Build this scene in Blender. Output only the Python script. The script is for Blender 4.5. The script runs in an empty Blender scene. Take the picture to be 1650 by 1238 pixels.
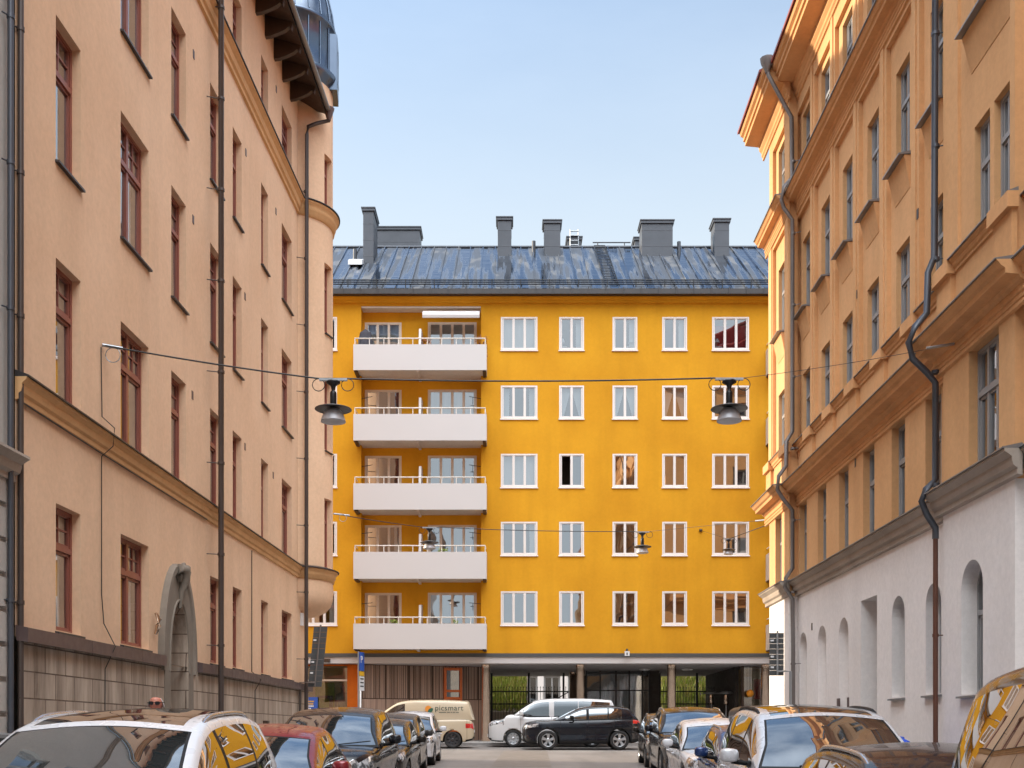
import bpy, bmesh, math, random
from mathutils import Vector, Matrix
random.seed(7)
PI = math.pi
S = bpy.context.scene
COL = S.collection
CAMZ = 1.5
FPX, VX, HY = 1800.0, 825.0, 1180.0      # focal length and horizon of the photograph, for setting out the street

def gz(y):                               # the street climbs gently away from the camera
    return 0.0258 * (min(max(y, -60.0), 70.0) - 10.5)

# ------------------------------------------------------------------ mesh helper
class MB:
    def __init__(self): self.v = []; self.f = []; self.m = []; self.s = []
    def face(self, pts, m=0, smooth=False):
        i = len(self.v); self.v += [Vector(p) for p in pts]
        self.f.append(tuple(range(i, i + len(pts)))); self.m.append(m); self.s.append(smooth)
    def grid(self, rows, m=0, smooth=True, closed=False, cat=None):
        i = len(self.v); n = len(rows[0])
        for r in rows: self.v += [Vector(p) for p in r]
        for a in range(len(rows) - 1):
            for b in range(n if closed else n - 1):
                c = (b + 1) % n
                mm = m if cat is None else cat(a, b)
                if mm is None: continue
                self.f.append((i + a*n + b, i + a*n + c, i + (a+1)*n + c, i + (a+1)*n + b)); self.m.append(mm); self.s.append(smooth)
    def hexa(self, p, m=0):              # p: 8 points, bottom four then top four
        i = len(self.v); self.v += [Vector(q) for q in p]
        for q in ((0,3,2,1), (4,5,6,7), (0,1,5,4), (1,2,6,5), (2,3,7,6), (3,0,4,7)):
            self.f.append(tuple(i + k for k in q)); self.m.append(m); self.s.append(False)
    def box(self, x0, x1, y0, y1, z0, z1, m=0):
        self.hexa([(x0,y0,z0),(x1,y0,z0),(x1,y1,z0),(x0,y1,z0),(x0,y0,z1),(x1,y0,z1),(x1,y1,z1),(x0,y1,z1)], m)
    def tube(self, path, r, n=8, m=0, caps=True):
        P = [Vector(p) for p in path]; rows = []
        up = Vector((0.13, 0.21, 0.97))
        for k, p in enumerate(P):
            d = (P[min(k+1, len(P)-1)] - P[max(k-1, 0)]).normalized()
            a = d.cross(up)
            if a.length < 1e-3: a = d.cross(Vector((1, 0, 0)))
            a.normalize(); b = d.cross(a).normalized()
            rr = r[k] if isinstance(r, (list, tuple)) else r
            rows.append([p + a*rr*math.cos(2*PI*j/n) + b*rr*math.sin(2*PI*j/n) for j in range(n)])
        self.grid(rows, m, True, True)
        if caps: self.face(rows[0][::-1], m); self.face(rows[-1], m)
    def lathe(self, cx, cy, prof, n=24, a0=0.0, a1=2*PI, m=0, smooth=True):
        full = abs(a1 - a0 - 2*PI) < 1e-6
        rows = [[(cx + r*math.cos(a0 + (a1-a0)*j/n), cy + r*math.sin(a0 + (a1-a0)*j/n), z) for j in range(n if full else n+1)] for r, z in prof]
        self.grid(rows, m, smooth, full)
    def build(self, name, mats, parent=None, recalc=False, bevel=0):
        me = bpy.data.meshes.new(name)
        off = Vector(parent_loc(parent)) if parent else Vector((0, 0, 0))
        me.from_pydata([tuple(v - off) for v in self.v], [], self.f)
        for mt in (mats if isinstance(mats, (list, tuple)) else [mats]): me.materials.append(mt)
        me.polygons.foreach_set('material_index', self.m)
        me.polygons.foreach_set('use_smooth', self.s)
        if recalc:
            bm = bmesh.new(); bm.from_mesh(me); bmesh.ops.remove_doubles(bm, verts=bm.verts, dist=0.0005)
            bmesh.ops.recalc_face_normals(bm, faces=bm.faces); bm.to_mesh(me); bm.free()
        me.update()
        o = bpy.data.objects.new(name, me); COL.objects.link(o)
        if parent: o.parent = parent
        if bevel:
            bv = o.modifiers.new('bevel', 'BEVEL'); bv.width = bevel; bv.segments = 2; bv.limit_method = 'ANGLE'
        return o

def parent_loc(o):
    # parts are written in world space; things in local space are built with their Empty at the origin first
    p = Vector((0, 0, 0))
    while o is not None: p += o.location; o = o.parent
    return p

def thing(name, label, cat, loc=(0,0,0), group=None, kind=None):
    o = bpy.data.objects.new(name, None); COL.objects.link(o); o.location = loc; o.empty_display_size = 0.2
    tag(o, label, cat, group, kind); return o
def tag(o, label=None, cat=None, group=None, kind=None):
    if label: o['label'] = label
    if cat: o['category'] = cat
    if group: o['group'] = group
    if kind: o['kind'] = kind
    return o
def copy_tree(o, parent=None):
    c = o.copy(); COL.objects.link(c); c.parent = parent
    for ch in list(o.children): copy_tree(ch, c)
    return c

# ------------------------------------------------------------------ materials
def mat(name):
    m = bpy.data.materials.new(name); m.use_nodes = True; n = m.node_tree; n.nodes.clear()
    out = n.nodes.new('ShaderNodeOutputMaterial'); return m, n, out
def N(t, typ, **kw):
    n = t.nodes.new(typ)
    for k, v in kw.items():
        if hasattr(n, k): setattr(n, k, v)
        else: n.inputs[k].default_value = v
    return n
def noise(t, vec, scale, detail=4, rough=0.55):
    n = t.nodes.new('ShaderNodeTexNoise'); n.inputs['Scale'].default_value = scale; n.inputs['Detail'].default_value = detail
    n.inputs['Roughness'].default_value = rough
    if vec: t.links.new(vec, n.inputs['Vector'])
    return n.outputs['Fac']
def mapping(t, vec, sc):
    n = t.nodes.new('ShaderNodeMapping'); n.inputs['Scale'].default_value = sc; t.links.new(vec, n.inputs['Vector']); return n.outputs['Vector']
def ramp(t, fac, stops):
    n = t.nodes.new('ShaderNodeValToRGB'); t.links.new(fac, n.inputs['Fac']); e = n.color_ramp.elements
    while len(e) < len(stops): e.new(0.5)
    for k, (p, c) in enumerate(stops):
        e[k].position = p; e[k].color = (c if len(c) == 4 else (*c, 1)) if hasattr(c, '__len__') else (c, c, c, 1)
    return n.outputs['Color']
def mixc(t, fac, a, b, mode='MIX'):
    n = t.nodes.new('ShaderNodeMix'); n.data_type = 'RGBA'; n.blend_type = mode
    for s, v in ((n.inputs[0], fac), (n.inputs[6], a), (n.inputs[7], b)):
        if hasattr(v, 'is_linked'): t.links.new(v, s)
        else: s.default_value = v if isinstance(v, float) or len(v) == 4 else (*v, 1)
    return n.outputs[2]
def bump(t, h, strength, dist=0.02):
    n = t.nodes.new('ShaderNodeBump'); n.inputs['Strength'].default_value = strength; n.inputs['Distance'].default_value = dist
    t.links.new(h, n.inputs['Height']); return n.outputs['Normal']
def pos(t):
    return t.nodes.new('ShaderNodeNewGeometry').outputs['Position']
def objc(t):
    return t.nodes.new('ShaderNodeTexCoord').outputs['Object']
def bsdf(t, out, base, rough=0.6, metal=0.0, normal=None, coat=0.0, spec=0.5, emit=None, es=0):
    b = t.nodes.new('ShaderNodeBsdfPrincipled')
    if hasattr(base, 'is_linked'): t.links.new(base, b.inputs['Base Color'])
    else: b.inputs['Base Color'].default_value = (*base, 1)
    if hasattr(rough, 'is_linked'): t.links.new(rough, b.inputs['Roughness'])
    else: b.inputs['Roughness'].default_value = rough
    b.inputs['Metallic'].default_value = metal; b.inputs['Specular IOR Level'].default_value = spec
    b.inputs['Coat Weight'].default_value = coat; b.inputs['Coat Roughness'].default_value = 0.02
    if normal: t.links.new(normal, b.inputs['Normal'])
    if emit: b.inputs['Emission Color'].default_value = (*emit, 1); b.inputs['Emission Strength'].default_value = es
    t.links.new(b.outputs[0], out.inputs[0]); return b

def stucco(name, col, dark, amount=0.5, streak=0.35, fine=0.2, grain=0.05):
    m, t, out = mat(name); p = pos(t)
    big = noise(t, p, 0.35, 5, 0.6)
    st = noise(t, mapping(t, p, (1.1, 1.1, 0.14)), 1.0, 4, 0.55)
    fac = ramp(t, big, [(0.32, 0.0), (0.72, amount)])
    sfac = ramp(t, st, [(0.46, 0.0), (0.78, streak)])
    c = mixc(t, fac, col, dark)
    c = mixc(t, sfac, c, tuple(x*0.62 for x in dark))
    sp = ramp(t, noise(t, p, 9.0, 6, 0.7), [(0.35, 1-grain*1.2), (0.68, 1+grain*.9)])
    c = mixc(t, 1.0, c, sp, 'MULTIPLY')
    h = noise(t, p, 38.0, 4, 0.6)
    bsdf(t, out, c, 0.9, normal=bump(t, h, fine, 0.012), spec=0.2)
    return m
def plain(name, col, rough=0.5, metal=0.0, var=0.15, scale=3.0, coat=0.0, spec=0.5, bmp=0.0):
    m, t, out = mat(name); p = objc(t)
    n = noise(t, p, scale, 5, 0.6)
    c = mixc(t, n, tuple(x*(1-var) for x in col), tuple(min(1, x*(1+var)) for x in col))
    r = ramp(t, noise(t, p, scale*2.3, 3), [(0.3, max(0.02, rough*0.8)), (0.7, min(1, rough*1.15))])
    bsdf(t, out, c, r, metal, coat=coat, spec=spec, normal=bump(t, noise(t, p, scale*12, 3), bmp, 0.01) if bmp else None)
    return m
def glass(name, tint=(0.75, 0.8, 0.82), lo=0.12, hi=0.9, wav=0.12, wscale=1.3):
    m, t, out = mat(name); p = pos(t)
    nr = bump(t, noise(t, p, wscale, 1, 0.3), wav, 0.02)
    g = t.nodes.new('ShaderNodeBsdfGlossy'); g.inputs['Roughness'].default_value = 0.012; g.inputs['Color'].default_value = (0.97, 0.98, 1, 1)
    t.links.new(nr, g.inputs['Normal'])
    tr = t.nodes.new('ShaderNodeBsdfTransparent'); tr.inputs['Color'].default_value = (*tint, 1)
    lw = t.nodes.new('ShaderNodeLayerWeight'); lw.inputs['Blend'].default_value = 0.35
    mr = t.nodes.new('ShaderNodeMapRange'); mr.inputs['To Min'].default_value = lo; mr.inputs['To Max'].default_value = hi
    t.links.new(lw.outputs['Facing'], mr.inputs['Value'])
    mx = t.nodes.new('ShaderNodeMixShader'); t.links.new(mr.outputs[0], mx.inputs[0]); t.links.new(tr.outputs[0], mx.inputs[1]); t.links.new(g.outputs[0], mx.inputs[2])
    t.links.new(mx.outputs[0], out.inputs[0]); return m
def carglass(name, base=(0.012, 0.015, 0.016), lo=0.10):
    m, t, out = mat(name); p = objc(t)
    d = t.nodes.new('ShaderNodeBsdfDiffuse'); t.links.new(mixc(t, noise(t, p, 1.6, 2), base, tuple(3*x for x in base)), d.inputs['Color'])
    g = t.nodes.new('ShaderNodeBsdfGlossy'); g.inputs['Roughness'].default_value = 0.01; g.inputs['Color'].default_value = (0.93, 0.97, 1, 1)
    lw = t.nodes.new('ShaderNodeLayerWeight'); lw.inputs['Blend'].default_value = 0.4
    mr = t.nodes.new('ShaderNodeMapRange'); mr.inputs['To Min'].default_value = lo; mr.inputs['To Max'].default_value = 0.9
    t.links.new(lw.outputs['Facing'], mr.inputs['Value'])
    mx = t.nodes.new('ShaderNodeMixShader'); t.links.new(mr.outputs[0], mx.inputs[0]); t.links.new(d.outputs[0], mx.inputs[1]); t.links.new(g.outputs[0], mx.inputs[2])
    t.links.new(mx.outputs[0], out.inputs[0]); return m
def paint(name, col, metal=0.0, rough=0.3, dustiness=0.05, coat=None):
    m, t, out = mat(name); p = objc(t)
    dust = ramp(t, noise(t, p, 2.4, 6, 0.65), [(0.42, 0.0), (0.8, dustiness)])
    c = mixc(t, dust, col, (0.23, 0.21, 0.19))
    rr = ramp(t, noise(t, p, 5, 3), [(0.35, rough), (0.8, rough + 0.12)])
    dark_ = max(col) < .06; bsdf(t, out, c, rr, metal, coat=.5 if dark_ else .7, spec=.2 if dark_ else .5); return m

def ashlar(name, a, b, mortar):
    m, t, out = mat(name); p = pos(t)
    s = t.nodes.new('ShaderNodeSeparateXYZ'); t.links.new(p, s.inputs[0])
    ad = t.nodes.new('ShaderNodeMath'); ad.operation = 'ADD'; t.links.new(s.outputs['X'], ad.inputs[0]); t.links.new(s.outputs['Y'], ad.inputs[1])
    cb = t.nodes.new('ShaderNodeCombineXYZ'); t.links.new(ad.outputs[0], cb.inputs['X']); t.links.new(s.outputs['Z'], cb.inputs['Y'])
    br = t.nodes.new('ShaderNodeTexBrick'); t.links.new(cb.outputs[0], br.inputs['Vector'])
    br.inputs['Scale'].default_value = 1.0; br.inputs['Brick Width'].default_value = 0.74; br.inputs['Row Height'].default_value = 0.40
    br.inputs['Mortar Size'].default_value = 0.012; br.inputs['Mortar Smooth'].default_value = 0.3; br.inputs['Bias'].default_value = -0.1
    br.inputs['Color1'].default_value = (*a, 1); br.inputs['Color2'].default_value = (*b, 1); br.inputs['Mortar'].default_value = (*mortar, 1)
    st = ramp(t, noise(t, mapping(t, p, (4, 4, 0.5)), 1.0, 6, 0.65), [(0.36, 0.0), (0.72, 0.8)])
    c = mixc(t, st, br.outputs['Color'], (0.10, 0.068, 0.048))
    c = mixc(t, ramp(t, noise(t, p, 5, 6, 0.7), [(0.3, 0.0), (0.8, 0.45)]), c, (0.40, 0.31, 0.24))
    inv = t.nodes.new('ShaderNodeMath'); inv.operation = 'SUBTRACT'; inv.inputs[0].default_value = 1; t.links.new(br.outputs['Fac'], inv.inputs[1])
    bsdf(t, out, c, 0.85, normal=bump(t, inv.outputs[0], 0.6, 0.02), spec=0.2); return m
def slats(name, a, b, scale):
    m, t, out = mat(name); p = pos(t)
    s = t.nodes.new('ShaderNodeSeparateXYZ'); t.links.new(p, s.inputs[0])
    cb = t.nodes.new('ShaderNodeCombineXYZ'); t.links.new(s.outputs['X'], cb.inputs['X'])
    n1 = noise(t, mapping(t, p, (scale, scale, 0.15)), 1.0, 4, 0.7)
    bsdf(t, out, mixc(t, ramp(t, n1, [(0.35, 0.0), (0.65, 1.0)]), a, b), 0.45, normal=bump(t, n1, 0.25, 0.02)); return m
def roofmetal(name):
    m, t, out = mat(name); p = pos(t)
    patch = noise(t, mapping(t, p, (1.7, 0.9, 0.9)), 1.0, 2, 0.4)
    st = noise(t, mapping(t, p, (3.4, 0.22, 0.22)), 1.0, 3, 0.5)
    c = mixc(t, ramp(t, patch, [(0.54, 0.0), (0.62, 0.55)]), (0.045, 0.052, 0.066), (0.17, 0.16, 0.15))
    r = ramp(t, st, [(0.40, 0.08), (0.58, 0.5)])
    sm = ramp(t, st, [(0.46, 1.0), (0.56, 0.0)]); c = mixc(t, sm, c, (0.16, 0.195, 0.255))  # sky sheen put into the colour: smooth streaks get a lighter blue base
    b = bsdf(t, out, c, r, 0.35, normal=bump(t, noise(t, mapping(t, p, (0.8, 4, 4)), 1.0, 3), 0.25, 0.03)); t.links.new(sm, b.inputs['Metallic']); return m

M = {}
M['peach']   = stucco('peach_stucco', (0.82, 0.56, 0.375), (0.71, 0.455, 0.285), 0.8, 0.20)
M['peachtrim'] = stucco('ochre_trim', (0.72, 0.43, 0.21), (0.56, 0.31, 0.14), 0.5, 0.3)
M['pale']    = stucco('pale_stucco', (0.50, 0.46, 0.42), (0.40, 0.37, 0.34), 0.5, 0.2)
M['yellow']  = stucco('yellow_stucco', (0.68, 0.33, 0.018), (0.56, 0.25, 0.012), 0.9, 0.30, 0.10, 0.03)
M['cream']   = stucco('cream_render', (0.66, 0.60, 0.54), (0.55, 0.48, 0.42), 0.5, 0.2, 0.1)
M['orange']  = stucco('orange_stucco', (0.75, 0.43, 0.21), (0.62, 0.33, 0.145), 0.8, 0.26)
M['otrim']   = stucco('orange_trim', (0.74, 0.405, 0.19), (0.58, 0.29, 0.12), 0.6, 0.35)
M['white']   = stucco('white_stucco', (0.85, 0.795, 0.765), (0.72, 0.665, 0.63), 0.5, 0.16)
M['stonetrim'] = stucco('grey_cornice', (0.47, 0.40, 0.34), (0.34, 0.28, 0.23), 0.6, 0.4)
M['ashlar']  = ashlar('ashlar_base', (0.58, 0.48, 0.39), (0.45, 0.36, 0.285), (0.08, 0.05, 0.04))
M['portal']  = stucco('portal_stone', (0.27, 0.23, 0.19), (0.17, 0.14, 0.11), 0.8, 0.5)
M['band']    = plain('brown_flashing', (0.125, 0.085, 0.08), 0.45, 0.2)
M['flash']   = plain('dark_flashing', (0.055, 0.05, 0.05), 0.4, 0.3)
M['greyflash'] = plain('grey_flashing', (0.24, 0.235, 0.235), 0.4, 0.4)
M['redwood'] = plain('red_brown_window_paint', (0.27, 0.088, 0.062), 0.4)
M['greywood'] = plain('grey_window_paint', (0.29, 0.285, 0.285), 0.45)
M['whitewood'] = plain('white_window_paint', (0.74, 0.69, 0.66), 0.45, var=0.05)
M['pinkwood'] = plain('cream_window_paint', (0.66, 0.56, 0.47), 0.45, var=0.05)
M['glass']   = glass('window_glass')
M['darkglass'] = carglass('dark_door_glass')
M['reed'] = plain('pale_reed', (0.46, 0.42, 0.14), 0.7, var=0.4, scale=8)
M['glassback'] = glass('window_glass_reflective', lo=0.42, hi=0.95, wav=0.16)
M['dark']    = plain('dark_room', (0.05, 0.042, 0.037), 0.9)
M['room']    = plain('dim_room_wall', (0.22, 0.18, 0.14), 0.9)
M['curtain'] = plain('white_curtain', (0.78, 0.78, 0.78), 0.9, var=0.04)
M['redcurtain'] = plain('red_blind', (0.40, 0.03, 0.03), 0.8)
M['pipe']    = plain('dark_brown_pipe', (0.075, 0.055, 0.048), 0.4, 0.3)
M['pipeblue'] = plain('blue_grey_pipe', (0.075, 0.08, 0.095), 0.4, 0.4)
M['pipegrey'] = plain('grey_pipe', (0.20, 0.175, 0.165), 0.45, 0.4)
M['piperust'] = plain('rust_red_pipe', (0.115, 0.042, 0.024), 0.5, 0.1)
M['galv']    = plain('galvanised_steel', (0.42, 0.44, 0.46), 0.4, 0.8)
M['roof']    = roofmetal('sheet_metal_roof')
M['chim']    = plain('chimney_sheet', (0.075, 0.080, 0.092), 0.45, 0.3, var=0.3, scale=1.2)
M['tarback'] = plain('dark_dome_metal', (0.10, 0.13, 0.18), 0.22, 0.7)
M['brownwood'] = plain('dark_brown_eave_wood', (0.055, 0.03, 0.018), 0.55)
M['tile']    = plain('red_roof_edge', (0.25, 0.05, 0.035), 0.5)
M['bal']     = plain('white_balcony_sheet', (0.56, 0.535, 0.53), 0.45, var=0.02, scale=0.4)
M['rail']    = plain('white_rail_paint', (0.75, 0.70, 0.64), 0.4, var=0.05)
M['bronze']  = plain('brushed_bronze_column', (0.66, 0.50, 0.38), 0.18, 0.92, var=0.25)
M['slat']    = slats('brown_slat_cladding', (0.42, 0.30, 0.235), (0.22, 0.15, 0.115), 14.0)
M['door']    = plain('orange_door_wood', (0.55, 0.115, 0.014), 0.35)
M['opier']   = stucco('orange_lacquer', (0.60, 0.15, 0.015), (0.42, 0.075, 0.008), 0.8, 0.5, 0.1)
M['black']   = plain('black_metal', (0.016, 0.016, 0.017), 0.45, 0.3)
M['greymetal'] = plain('dark_grey_sheet', (0.085, 0.088, 0.09), 0.5, 0.3)
M['beige']   = stucco('beige_shop_wall', (0.62, 0.48, 0.31), (0.52, 0.38, 0.24), 0.5, 0.2)
M['ceiling'] = plain('arcade_ceiling', (0.42, 0.39, 0.385), 0.8, var=0.08)
M['leaf']    = plain('leaf_green', (0.26, 0.34, 0.06), 0.6, var=0.5, scale=8)
M['redleaf'] = plain('red_leaf', (0.23, 0.06, 0.03), 0.6, var=0.4, scale=8)
M['orangeball'] = plain('orange_globe', (0.85, 0.33, 0.02), 0.4, var=0.1)
M['blue']    = plain('sign_blue', (0.03, 0.10, 0.42), 0.4, var=0.1)
M['signwhite'] = plain('sign_white', (0.75, 0.75, 0.76), 0.4, var=0.05)
M['signyellow'] = plain('sign_yellow', (0.70, 0.40, 0.03), 0.4)
M['tarp']    = plain('blue_tarp', (0.02, 0.09, 0.55), 0.4, var=0.35, scale=6)
M['lampcap'] = plain('black_lamp_body', (0.02, 0.02, 0.023), 0.35, 0.4)
M['lampdisc'] = plain('dark_lamp_disc', (0.10, 0.095, 0.095), 0.4, 0.5)
M['lampdome'] = plain('grey_lamp_dome', (0.50, 0.50, 0.53), 0.4, 0.2)
M['cable']   = plain('black_cable', (0.025, 0.022, 0.022), 0.5)
M['cloth']   = plain('dark_cloth', (0.06, 0.06, 0.075), 0.9)
M['greycloth'] = plain('grey_cloth', (0.22, 0.21, 0.19), 0.9)
M['skin']    = plain('sunburnt_skin', (0.50, 0.19, 0.13), 0.5, var=0.12, scale=9)
M['hair']    = plain('grey_white_hair', (0.62, 0.60, 0.58), 0.8)

m, t, out = mat('asphalt'); p = pos(t)
c = mixc(t, ramp(t, noise(t, p, 0.45, 5), [(0.35, 0.0), (0.7, 1.0)]), (0.17, 0.15, 0.138), (0.23, 0.205, 0.19))
c = mixc(t, ramp(t, noise(t, mapping(t, p, (0.7, 0.12, 1)), 1.0, 4), [(0.5, 0.0), (0.66, 0.5)]), c, (0.09, 0.08, 0.075))
c = mixc(t, ramp(t, noise(t, p, 60, 3, 0.8), [(0.3, 0.0), (0.75, 0.35)]), c, (0.26, 0.24, 0.22))
bsdf(t, out, c, 0.8, normal=bump(t, noise(t, p, 120, 3), 0.4, 0.01), spec=0.3); M['asphalt'] = m
M['asphaltpatch'] = plain('asphalt_patch', (0.165, 0.14, 0.12), 0.8, var=0.2, scale=1.5, bmp=0.3)
M['kerb']    = plain('granite_kerb', (0.27, 0.25, 0.24), 0.8, var=0.25, scale=4)
m, t, out = mat('paving'); p = pos(t)
br = t.nodes.new('ShaderNodeTexBrick'); t.links.new(p, br.inputs['Vector']); br.offset = 0.0
br.inputs['Scale'].default_value = 1; br.inputs['Brick Width'].default_value = 0.35; br.inputs['Row Height'].default_value = 0.35; br.inputs['Mortar Size'].default_value = 0.006
br.inputs['Color1'].default_value = (0.27, 0.25, 0.235, 1); br.inputs['Color2'].default_value = (0.33, 0.31, 0.29, 1); br.inputs['Mortar'].default_value = (0.09, 0.085, 0.08, 1)
bsdf(t, out, br.outputs['Color'], 0.85); M['paving'] = m

# ------------------------------------------------------------------ wall frames
class Frame:
    def __init__(self, o, u, n): self.o = Vector(o); self.u = Vector(u); self.n = Vector(n)
    def P(self, u, v, w=0.0): return self.o + self.u*u + self.n*w + Vector((0, 0, v))
SL, SR = 0.02694, 0.01556
FL = Frame((-7.7, 0, 0), (SL, 1, 0), (1, -SL, 0))
FR = Frame((7.9, 0, 0), (SR, 1, 0), (-1, SR, 0))
YB = 48.19
FY = Frame((0, YB, 0), (1, 0, 0), (0, -1, 0))
def Lu(x): return 13860.0/(873.5 - x)                   # where a feature of the left wall stands along the street
def Ru(x, w=0.0): return (7.9 - w)*1800.0/(x - 853.0)
def Yx(x, y=YB): return (x - VX)*y/FPX
def Yz(py, y=YB): return CAMZ + (HY - py)*y/FPX

def fbox(mb, F, u0, u1, v0, v1, w0, w1, m=0):
    mb.hexa([F.P(u0,v0,w0), F.P(u1,v0,w0), F.P(u1,v0,w1), F.P(u0,v0,w1), F.P(u0,v1,w0), F.P(u1,v1,w0), F.P(u1,v1,w1), F.P(u0,v1,w1)], m)
def arch_pts(o, n=14):
    c = (o['u0'] + o['u1'])/2; r = (o['u1'] - o['u0'])/2; vs = o['v1'] - r
    return [(c - r*math.cos(PI*k/n), vs + r*math.sin(PI*k/n)) for k in range(n+1)]
def wall(mb, F, u0, u1, v0, v1, w, ops, m=0):
    us = sorted({u0, u1, *[q for o in ops for q in (o['u0'], o['u1'])]}); vs = sorted({v0, v1, *[q for o in ops for q in (o['v0'], o['v1'])]})
    us = [q for q in us if u0 - 1e-6 <= q <= u1 + 1e-6]; vs = [q for q in vs if v0 - 1e-6 <= q <= v1 + 1e-6]
    for a, b in zip(us, us[1:]):
        for c, d in zip(vs, vs[1:]):
            if b - a < 1e-5 or d - c < 1e-5: continue
            cu, cv = (a+b)/2, (c+d)/2
            if any(o['u0'] < cu < o['u1'] and o['v0'] < cv < o['v1'] for o in ops): continue
            mb.face([F.P(a,c,w), F.P(b,c,w), F.P(b,d,w), F.P(a,d,w)], m)
    for o in ops:
        d = o.get('d', 0.2); a, b, c, e = o['u0'], o['u1'], o['v0'], o['v1']; mm = o.get('m', m); z = w - d
        if o.get('arch'):
            pts = arch_pts(o); vsp = pts[0][1]; h = len(pts)//2
            for q0, q1 in zip(pts, pts[1:]):
                mb.face([F.P(*q0,w), F.P(*q1,w), F.P(*q1,z), F.P(*q0,z)], mm, True)
                mb.face([F.P(q0[0],q0[1],w), F.P(q1[0],q1[1],w), F.P(q1[0],e,w), F.P(q0[0],e,w)], m)
            e2 = vsp
        else:
            e2 = e; mb.face([F.P(a,e,w), F.P(b,e,w), F.P(b,e,z), F.P(a,e,z)], mm)
        mb.face([F.P(a,c,w), F.P(a,e2,w), F.P(a,e2,z), F.P(a,c,z)], mm)
        mb.face([F.P(b,c,w), F.P(b,e2,w), F.P(b,e2,z), F.P(b,c,z)], mm)
        mb.face([F.P(a,c,w), F.P(b,c,w), F.P(b,c,z), F.P(a,c,z)], mm)
        if 'inner' in o: wall(mb, F, a, b, c, e, z, o['inner'], m)
        if o.get('closed'):
            if o.get('arch'): mb.face([F.P(a,c,z), F.P(b,c,z)] + [F.P(*q,z) for q in pts[::-1]], mm)
            else: mb.face([F.P(a,c,z), F.P(b,c,z), F.P(b,e,z), F.P(a,e,z)], mm)
def moulding(mb, F, u0, u1, prof, m=0):
    a = [F.P(u0, v, w) for w, v in prof]; b = [F.P(u1, v, w) for w, v in prof]
    for k in range(len(prof)-1): mb.face([a[k], b[k], b[k+1], a[k+1]], m)
    mb.face(a, m); mb.face(b[::-1], m)

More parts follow.
